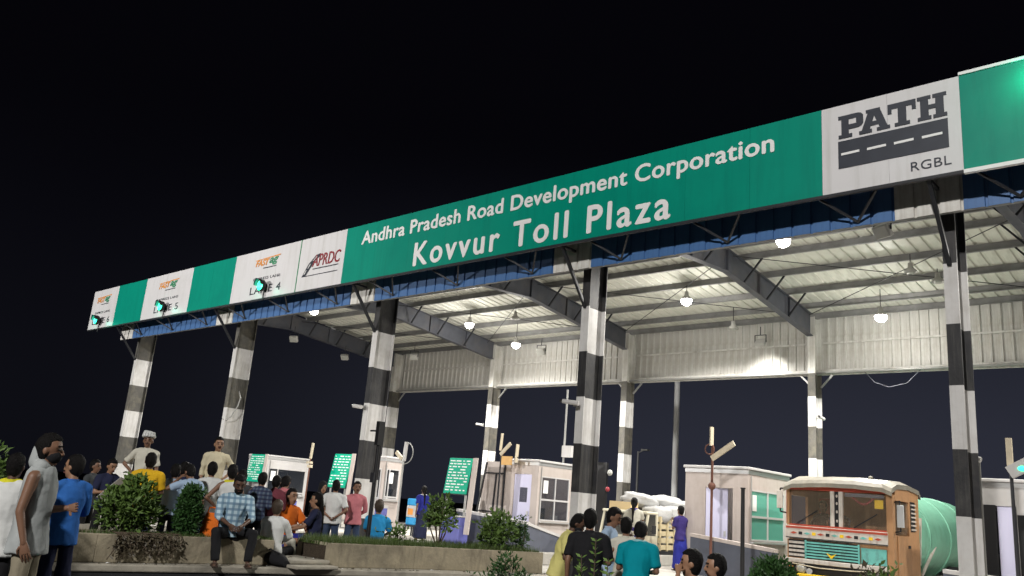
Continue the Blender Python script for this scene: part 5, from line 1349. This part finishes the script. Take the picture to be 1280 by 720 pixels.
person("person in white shirt sitting low on the step slab, back turned", 18.93, -5.39, 40, 1.34, .36, pose='sit', seat=.46, shirt='white', sleeve='long', legs='black', arms=('knee', 'knee'), hair='hair_brown', near=True, face=False)
stone = lambda x, y, h, label: tag(MB().box(-.24, .24, -.24, .24, 0, h).build("stone_block", M['concrete'], None, (x, y, .2), (0, 0, .4), bevel=.03), label, "stone block", "rough stone blocks used as seats")
stone(17.72, -4.32, .34, "stone block under the person in the orange top")
person("seated person in orange top with pale trousers at the gap", 17.72, -4.32, -84, 1.54, .2, pose='sit', seat=.545, shirt='orange', sleeve='short', legs='offwhite', arms=('knee', 'front'), skin='skin_light')
stone(18.17, -4.04, .36, "stone block under the woman in the navy sari")
person("seated woman in navy sari with brown scarf, in profile", 18.17, -4.04, 140, 1.50, .2, pose='sit', seat=.565, shirt='navy', sleeve='short', legs='royal', legkind='skirt', arms=('knee', 'knee'), longhair=True, skin='skin_light', scarf='brown')
person("woman in dark head veil standing between the crowd and the white T-shirt", 16.67, -2.86, -116, 1.73, .2, shirt='black', sleeve='long', legs='black', legkind='skirt', cover='veil', arms=('front', 'front'), skin='skin_light')
person("man in white T-shirt with hands clasped behind his back", 17.23, -2.95, 50, 1.78, .2, shirt='white', sleeve='short', legs='denim', arms=('back', 'back'), face=False, build=1.08, near=True)
person("man in pink checked shirt before the third column", 17.25, -2.43, -118, 1.79, .2, shirt='pinkcheck', sleeve='half', legs='denim', arms=('back', 'back'), near=True)
stone(18.10, -2.49, .32, "stone block under the man in bright blue")
person("man in bright blue shirt sitting behind the planter, back turned", 18.10, -2.49, 40, 1.46, .2, pose='sit', seat=.525, shirt='sky', sleeve='short', legs='navy', arms=('knee', 'knee'), hair='hair_brown', face=False)
person("woman in blue top with white scarf walking past the fare board", 12.12, 4.2, 65, 1.92, .35, pose='walk', shirt='royal', sleeve='short', legs='navy', legkind='skirt', arms=('swing', 'front'), scarf='white', longhair=True, face=False, group=G_R)
person("man in pale yellow polo shirt with black face mask", 24.57, -4.81, -60, 1.53, 0, lean=15, shirt='paleyellow', sleeve='short', legs='navy', arms=('down', 'phone'), mask='black', near=True, head_pitch=22, skin='skin_dark', group=G_F, build=1.06)
person("man in black shirt with short hair, back turned, among the huddle", 25.51, -5.47, 34, 1.58, 0, lean=8, shirt='black', sleeve='short', legs='darkgrey', arms=('down', 'front'), near=True, face=False, group=G_F, build=1.12)
person("man in light blue collar looking down to the right", 24.72, -3.94, -72, 1.65, 0, shirt='lightblue', sleeve='short', legs='navy', arms=('phone', 'phone'), near=True, head_pitch=22, group=G_F)
person("dark haired man seen between the light blue and teal shirts", 25.02, -3.98, 29, 1.53, 0, shirt='offwhite', sleeve='short', legs='black', arms=('front', 'front'), near=True, face=False, group=G_F)
person("man in teal shirt with pale shoulders, bending forward, back turned", 25.97, -5.16, 23, 1.50, 0, lean=16, shirt='teal', sleeve='short', legs='navy', arms=('phone', 'front'), scarf='toplit_teal', near=True, face=False, head_pitch=20, group=G_F, build=1.1)  # pale scarf and collar colour stands in for top light on his shoulders
person("youth with short black hair at the bottom edge, hand at his cheek", 27.95, -7.34, 120, 1.33, 0, shirt='darkgrey', sleeve='short', legs='navy', arms=('head', 'down'), near=True, skin='skin_light', group=G_F)
person("youth facing left at the bottom edge, right one of two", 27.96, -6.95, 128, 1.30, 0, shirt='purple', sleeve='short', legs='navy', arms=('down', 'down'), near=True, skin='skin_light', group=G_F)
person("woman attendant in white blouse and blue scarf at the cab of the goods truck", 19.62, 4.35, 23, 1.98, .35, shirt='offwhite', sleeve='short', legs='purple', legkind='skirt', arms=('front', 'reach'), scarf='royal', longhair=True, face=False, group=G_R)
person("woman attendant in purple and blue sari holding a paper beside the truck load", 20.30, 5.45, 75, 1.88, .35, shirt='purple', sleeve='short', legs='royal', legkind='skirt', arms=('phone', 'phone'), scarf='purple', group=G_R)
person("driver in grey shirt seated inside the lorry cab", 23.85, 6.6, 180, 2.22, .66, pose='sit', seat=1.285, shirt='darkplaid', sleeve='short', legs='navy', arms=('wheel', 'wheel'), skin='skin', foot_drop=.42)
person("passenger in black leaning in the lorry cab by the red seat", 23.42, 6.7, 175, 2.24, .66, pose='sit', seat=1.285, shirt='black', sleeve='short', legs='black', arms=('front', 'front'), skin='skin_dark', foot_drop=.42)
# resolve the remeshed bodies and clothes in one evaluation, then join the hands to their bodies
dg = bpy.context.evaluated_depsgraph_get(); dg.update()
done = [(o, bpy.data.meshes.new_from_object(o.evaluated_get(dg))) for o in pending]
for o, me in done:
    o.modifiers.clear(); o.data = me
    nm_ = o.name.split('.')[0]
    if nm_ in ('shirt', 'trousers', 'skirt', 'veil', 'shorts', 'hood'):
        no = [0.0] * (3 * len(me.vertices)); co = list(no)
        me.vertices.foreach_get("normal", no); me.vertices.foreach_get("co", co)
        sd_ = (hash(o.parent.get("label", "")) % 97) if False else len(o.parent.get("label", "")) * 1.7
        amp = .024 if nm_ != 'skirt' else .034
        fz = 3.2 if nm_ == 'shirt' else 1.6
        for i in range(0, len(co), 3):
            x_, y_, z_ = co[i], co[i + 1], co[i + 2]
            q_ = noise.noise((x_ * 5 + y_ * 2.5 + sd_, y_ * 5 + z_ * 2.2, z_ * fz + x_ * 2))
            f_ = 1 - abs(q_) * 2.6
            f2 = noise.noise((x_ * 13 + sd_, y_ * 13, z_ * 8))
            d_ = amp * (max(f_, -.4) * .55 + f2 * .35) - amp * .10
            co[i] += no[i] * d_; co[i + 1] += no[i + 1] * d_; co[i + 2] += no[i + 2] * d_
        me.vertices.foreach_set("co", co); me.update()
    me.polygons.foreach_set("use_smooth", [True] * len(me.polygons))
for body, hm, sk in hand_meshes:
    me = hm.mesh("hands", M[sk]); bm = bmesh.new(); bm.from_mesh(body.data); bm.from_mesh(me); bm.to_mesh(body.data); bm.free()
    bpy.data.meshes.remove(me)
    for kx in ("_hand", "hands"):
        if kx in body: del body[kx]

# things held or standing by people
tag(MB().box(-.30, .30, -.20, .20, 0, .006).build("paper_sheet", M['letter_white'], None, (16.55, -7.05, 1.30), (R(-20), R(-38), R(20))), "white paper sheet held out by the man in navy shirt", "paper")
tag(MB().box(-.07, .07, -.008, .008, -.1, .1).build("paper_slip", M['letter_white'], None, (19.9, 5.9, 1.40), (R(30), 0, R(50))), "small paper held by the attendant beside the truck load", "paper")
bag = thing("bag", "orange cloth bag standing on the planter right of the dense cypress shrub", "bag", (18.62, -6.40, .70))
b = Skin(); b.rings([(Vector((0, 0, .02)), Vector((.10, 0, 0)), Vector((0, .14, 0))), (Vector((0, 0, .2)), Vector((.10, 0, 0)), Vector((0, .14, 0))), (Vector((0, .02, .40)), Vector((.05, 0, 0)), Vector((0, .11, 0)))], 12); b.build("pouch", CL['orange'], bag)
MB().path([(0, -.07, .38), (0, -.05, .48), (0, .05, .48), (0, .09, .38)], .012).build("strap", CL['orange'], bag)
bg_ = thing("bag", "black bundle lying on the ledge beside the seated man", "bag", (19.45, -5.62, .36))
b = Skin(); b.rings([(Vector((-.30, 0, .10)), Vector((0, .06, 0)), Vector((0, 0, .05))), (Vector((-.12, 0, .12)), Vector((0, .15, 0)), Vector((0, 0, .115))), (Vector((.12, 0, .10)), Vector((0, .13, 0)), Vector((0, 0, .095))), (Vector((.30, 0, .06)), Vector((0, .06, 0)), Vector((0, 0, .05)))], 12); b.build("pouch", CL['black'], bg_)
MB().path([(-.2, -.05, .2), (-.05, -.1, .26), (.15, -.06, .2)], .012).build("strap", CL['black'], bg_)

# ================================================================== PLANTS
def leaves(mb, rnd, c, r, n, size, flat=.5, cull=True):
    c = Vector(c)
    for _ in range(n):
        while True:
            p = Vector((rnd.uniform(-1, 1), rnd.uniform(-1, 1), rnd.uniform(-1, 1)))
            if p.length <= 1: break
        p = p * (0.55 + 0.45 * rnd.random() ** .5) if rnd.random() < .75 else p
        if cull and noise.noise(p * 2.6 + c) < -.22: continue
        q = c + Vector((p.x * r[0], p.y * r[1], p.z * r[2]))
        d = Vector((rnd.uniform(-1, 1), rnd.uniform(-1, 1), rnd.uniform(-.3, 1))); d = (d + p * .8).normalized()
        s = d.orthogonal().normalized(); s.rotate(Matrix.Rotation(rnd.uniform(0, 6.28), 3, d)); l_ = size * rnd.uniform(.4, 1.55); w_ = l_ * flat
        nn = s.cross(d) * l_ * .12
        mb.add([q, q + d * l_ * .5 + s * w_ * .5 + nn, q + d * l_, q + d * l_ * .5 - s * w_ * .5 + nn], [(0, 1, 2, 3)])
def shrub(name, label, loc, parts, mm, stem_h, stems=5, size=.07, seed=1, flat=.5, cat="shrub", group=None):
    rnd = random.Random(seed); t = thing(name, label, cat, loc, 0, group)
    st = MB()
    for i in range(stems):
        c, r, n = parts[i % len(parts)]
        tip = Vector(c) + Vector((rnd.uniform(-.5, .5) * r[0], rnd.uniform(-.5, .5) * r[1], rnd.uniform(0, .5) * r[2]))
        mid = tip * .5 + Vector((rnd.uniform(-.05, .05), rnd.uniform(-.05, .05), 0)); mid.z = tip.z * .55
        st.tube((rnd.uniform(-.03, .03), rnd.uniform(-.03, .03), -.05), mid, .018, .012, 6); st.tube(mid, tip, .012, .005, 6)
    st.build("stem", M['bark'], t)
    lf = MB()
    for c, r, n in parts: leaves(lf, rnd, c, r, n, size, flat=flat, cull=n < 1800)
    for _ in range(10 if size > .06 else 5):      # stray sprigs breaking the outline
        c, r, n = parts[rnd.randrange(len(parts))]
        d = Vector((rnd.uniform(-1, 1), rnd.uniform(-1, 1), rnd.uniform(.1, 1.2))).normalized()
        p = Vector(c) + Vector((d.x * r[0], d.y * r[1], d.z * r[2])) * .85; ln = size * rnd.uniform(1.5, 3.2)
        k = 0
        while k < 7:
            q = p + d * ln * k / 6 + Vector((0, 0, -.01 * k))
            e = (d * .4 + Vector((rnd.uniform(-1, 1), rnd.uniform(-1, 1), rnd.uniform(-.6, .8)))).normalized(); sd = e.orthogonal().normalized(); l_ = size * rnd.uniform(.6, 1.2)
            lf.add([q, q + e * l_ * .5 + sd * l_ * flat * .5, q + e * l_, q + e * l_ * .5 - sd * l_ * flat * .5], [(0, 1, 2, 3)]); k += 1
    o = lf.build("foliage", mm, t); o["kind"] = "stuff"
    return t
Z = .70
shrub("bushy_shrub", "wide bushy green shrub on the planter before the yellow shirted man", (18.55, -7.70, Z), [((0, 0, .42), (.36, .40, .38), 1700), ((-.1, .28, .30), (.28, .30, .28), 800), ((.05, -.28, .40), (.28, .26, .30), 800), ((0, .05, .74), (.20, .22, .16), 400)], M['leaf'], .5, 8, .085, 3)
shrub("dense_shrub", "dense dark upright cypress-like shrub left of the orange bag", (18.62, -6.80, Z), [((0, 0, .40), (.19, .19, .38), 4200), ((0, 0, .22), (.20, .20, .24), 1800), ((0, .02, .66), (.15, .15, .16), 900)], M['leaf_dark'], .5, 5, .065, 5, .45)
shrub("small_tree", "slender young tree on the planter before the fare board woman in blue", (19.75, -2.35, Z), [((0, 0, .72), (.26, .26, .26), 460), ((.16, .05, .5), (.2, .2, .16), 220), ((-.18, -.05, .55), (.2, .2, .16), 220)], M['leaf'], .9, 7, .085, 8, .5, "tree")
shrub("leafy_shrub", "leafy bright shrub on the planter left of the little cypress", (20.15, -1.15, Z), [((0, 0, .42), (.34, .34, .36), 900), ((.05, .2, .30), (.25, .25, .25), 300), ((0, -.25, .32), (.25, .25, .25), 300)], M['leaf'], .6, 7, .095, 11)
shrub("cone_shrub", "little dark cypress shrub below the booth window", (20.35, -.70, Z), [((0, 0, .26), (.17, .17, .26), 900), ((0, 0, .5), (.11, .11, .22), 500)], M['leaf_dark'], .6, 4, .055, 13, .3)
shrub("low_plant", "low leafy plant on the planter by the black camera post", (19.45, -3.15, Z), [((0, 0, .16), (.16, .16, .15), 160)], M['leaf'], .2, 5, .09, 17, .4, "plant")
shrub("leafy_shrub", "feathery green shrub in front of the planter at the bottom edge", (23.97, -5.17, 0), [((0, 0, .70), (.22, .22, .36), 600), ((.2, .12, .55), (.14, .14, .26), 260), ((-.18, -.1, .5), (.16, .16, .28), 260), ((0, 0, .3), (.2, .2, .3), 250)], M['leaf_dark'], .9, 7, .07, 19, .35)
shrub("round_shrub", "dense round shrub at the bottom edge left of the lorry grille", (26.6, -2.9, 0), [((0, 0, .76), (.34, .34, .48), 9000), ((0, 0, .45), (.34, .34, .42), 4000)], M['leaf_dark'], .9, 5, .06, 23, .4)
shrub("dry_shrub", "shrub with reddish brown leaves before the lorry", (27.47, -1.98, 0), [((0, 0, .62), (.34, .34, .42), 700), ((.2, .1, .85), (.22, .22, .32), 330), ((-.25, -.1, .55), (.24, .24, .34), 300)], M['leaf'], .9, 8, .09, 29, .45)
o = MB(); rnd = random.Random(5); leaves(o, rnd, (0, 0, .95), (.24, .24, .26), 210, .09, flat=.45)
t = [x for x in col.objects if x.name.startswith("dry_shrub")][0]
k_ = o.build("dry_foliage", M['leaf_dry'], t); k_["kind"] = "stuff"
# twiggy plant in front of the huddle: three upright shoots with paired leaves
tp = thing("twig_plant", "thin leafy shoots standing in front of the black shirted man", "plant", (27.62, -8.25, 0))
rnd = random.Random(8); st = MB(); lf = MB()
for dx, dy, h in ((0, 0, 1.40), (-.10, -.04, 1.27), (.09, .05, 1.26), (-.17, .06, 1.18), (.16, -.03, 1.17)):
    a = Vector((dx * .5, dy * .5, 0)); b_ = Vector((dx, dy, h)); st.tube(a, b_, .009, .004, 6)
    k = 0
    while True:
        z = h - .02 - k * .032
        if z < h * .62: break
        p = a.lerp(b_, z / h)
        for sgn in (-1, 1):
            d = Vector((sgn * math.cos(k * 1.3), sgn * math.sin(k * 1.3), .5)).normalized(); s_ = d.orthogonal().normalized(); l_ = .055 + .012 * rnd.random()
            lf.add([p, p + d * l_ * .5 + s_ * .012, p + d * l_, p + d * l_ * .5 - s_ * .012], [(0, 1, 2, 3)])
        k += 1
st.build("stem", M['bark'], tp); o = lf.build("foliage", M['leaf'], tp); o["kind"] = "stuff"
# tree whose leaves enter at the left edge
lt = thing("small_tree", "leafy tree at the far left edge behind the white shirt", "tree", (19.85, -10.25, 0))
st = MB(); st.tube((0, 0, 0), (.02, .05, .9), .05, .035, 8); st.tube((.02, .05, .9), (.15, .3, 1.5), .03, .012, 6); st.tube((.02, .05, .9), (-.2, -.1, 1.5), .03, .012, 6); st.build("trunk", M['bark'], lt)
lf = MB(); leaves(lf, random.Random(4), (0, 0, 1.50), (.42, .40, .36), 800, .10); o = lf.build("crown", M['leaf'], lt); o["kind"] = "stuff"
# dry creeper hanging over the planter wall
vn = thing("creeper", "dry dark creeper hanging over the planter wall under the bushy shrub", "creeper", (19.12, -7.6, .75))
rnd = random.Random(12); st = MB(); lf = MB()
for i in range(46):
    y0 = rnd.uniform(-.55, .45); x0 = .03 + y0 * .07; ln = rnd.uniform(.16, .33)
    pts = [(x0 - .12, y0, .03), (x0 - .01, y0 + .02, .02), (x0 + .03, y0 + rnd.uniform(-.08, .08), -ln * .5), (x0 + .03 + rnd.uniform(0, .06), y0 + rnd.uniform(-.12, .12), -ln)]
    st.path(pts, .007, 5)
    for q in range(9):
        a = rnd.random(); p = Vector(pts[1]).lerp(Vector(pts[3]), a) + Vector((rnd.uniform(0, .05), rnd.uniform(-.04, .04), 0))
        d = Vector((rnd.uniform(0, 1), rnd.uniform(-1, 1), rnd.uniform(-1, .1))).normalized(); s_ = d.orthogonal().normalized() * .014
        lf.add([p, p + d * .03 + s_, p + d * .06, p + d * .03 - s_], [(0, 1, 2, 3)])
st.build("stem", M['bark'], vn); o = lf.build("foliage", M['leaf_dry'], vn); o["kind"] = "stuff"
# grass on the planters
gs = MB(); rnd = random.Random(21)
def grass_on(front, width, n, z0, hh):
    for _ in range(n):
        i = rnd.randrange(len(front) - 1); t_ = rnd.random()
        x = front[i][0] + (front[i + 1][0] - front[i][0]) * t_ - rnd.uniform(.02, width - .04); y = front[i][1] + (front[i + 1][1] - front[i][1]) * t_
        h = hh * rnd.uniform(.5, 1.2); a = rnd.uniform(0, 6.28); w_ = .006
        dx, dy = math.cos(a), math.sin(a)
        gs.add([(x - dy * w_, y + dx * w_, z0), (x + dy * w_, y - dx * w_, z0), (x + dx * h * .35, y + dy * h * .35, z0 + h)], [(0, 1, 2)])
grass_on(P2F, 1.05, 9000, .70, .16)
grass_on(P1F[1:], .9, 3500, .70, .10)
tag(gs.build("grass", M['grass']), kind="stuff")

# litter and fallen leaves on the ledge and planters
lt_ = MB(); rnd = random.Random(33)
def scatter(pts, w, z, n, smin, smax):
    for _ in range(n):
        i = rnd.randrange(len(pts) - 1); t_ = rnd.random()
        x = pts[i][0] + (pts[i + 1][0] - pts[i][0]) * t_ - rnd.uniform(.02, w); y = pts[i][1] + (pts[i + 1][1] - pts[i][1]) * t_
        a = rnd.uniform(0, 6.28); s_ = rnd.uniform(smin, smax); dx, dy = math.cos(a) * s_, math.sin(a) * s_
        lt_.add([(x - dx, y - dy, z + .004), (x + dy * .6, y - dx * .6, z + .012), (x + dx, y + dy, z + .006), (x - dy * .6, y + dx * .6, z + .018)], [(0, 1, 2, 3)], rnd.choice((0, 0, 0, 1)))
scatter(lp[1:], .3, .361, 110, .012, .045)
scatter([(19.6, -5.6), (19.6, -4.8)], .7, .48, 14, .015, .04)
tag(lt_.build("litter", [M['leaf_dry'], M['letter_white']]), kind="stuff")
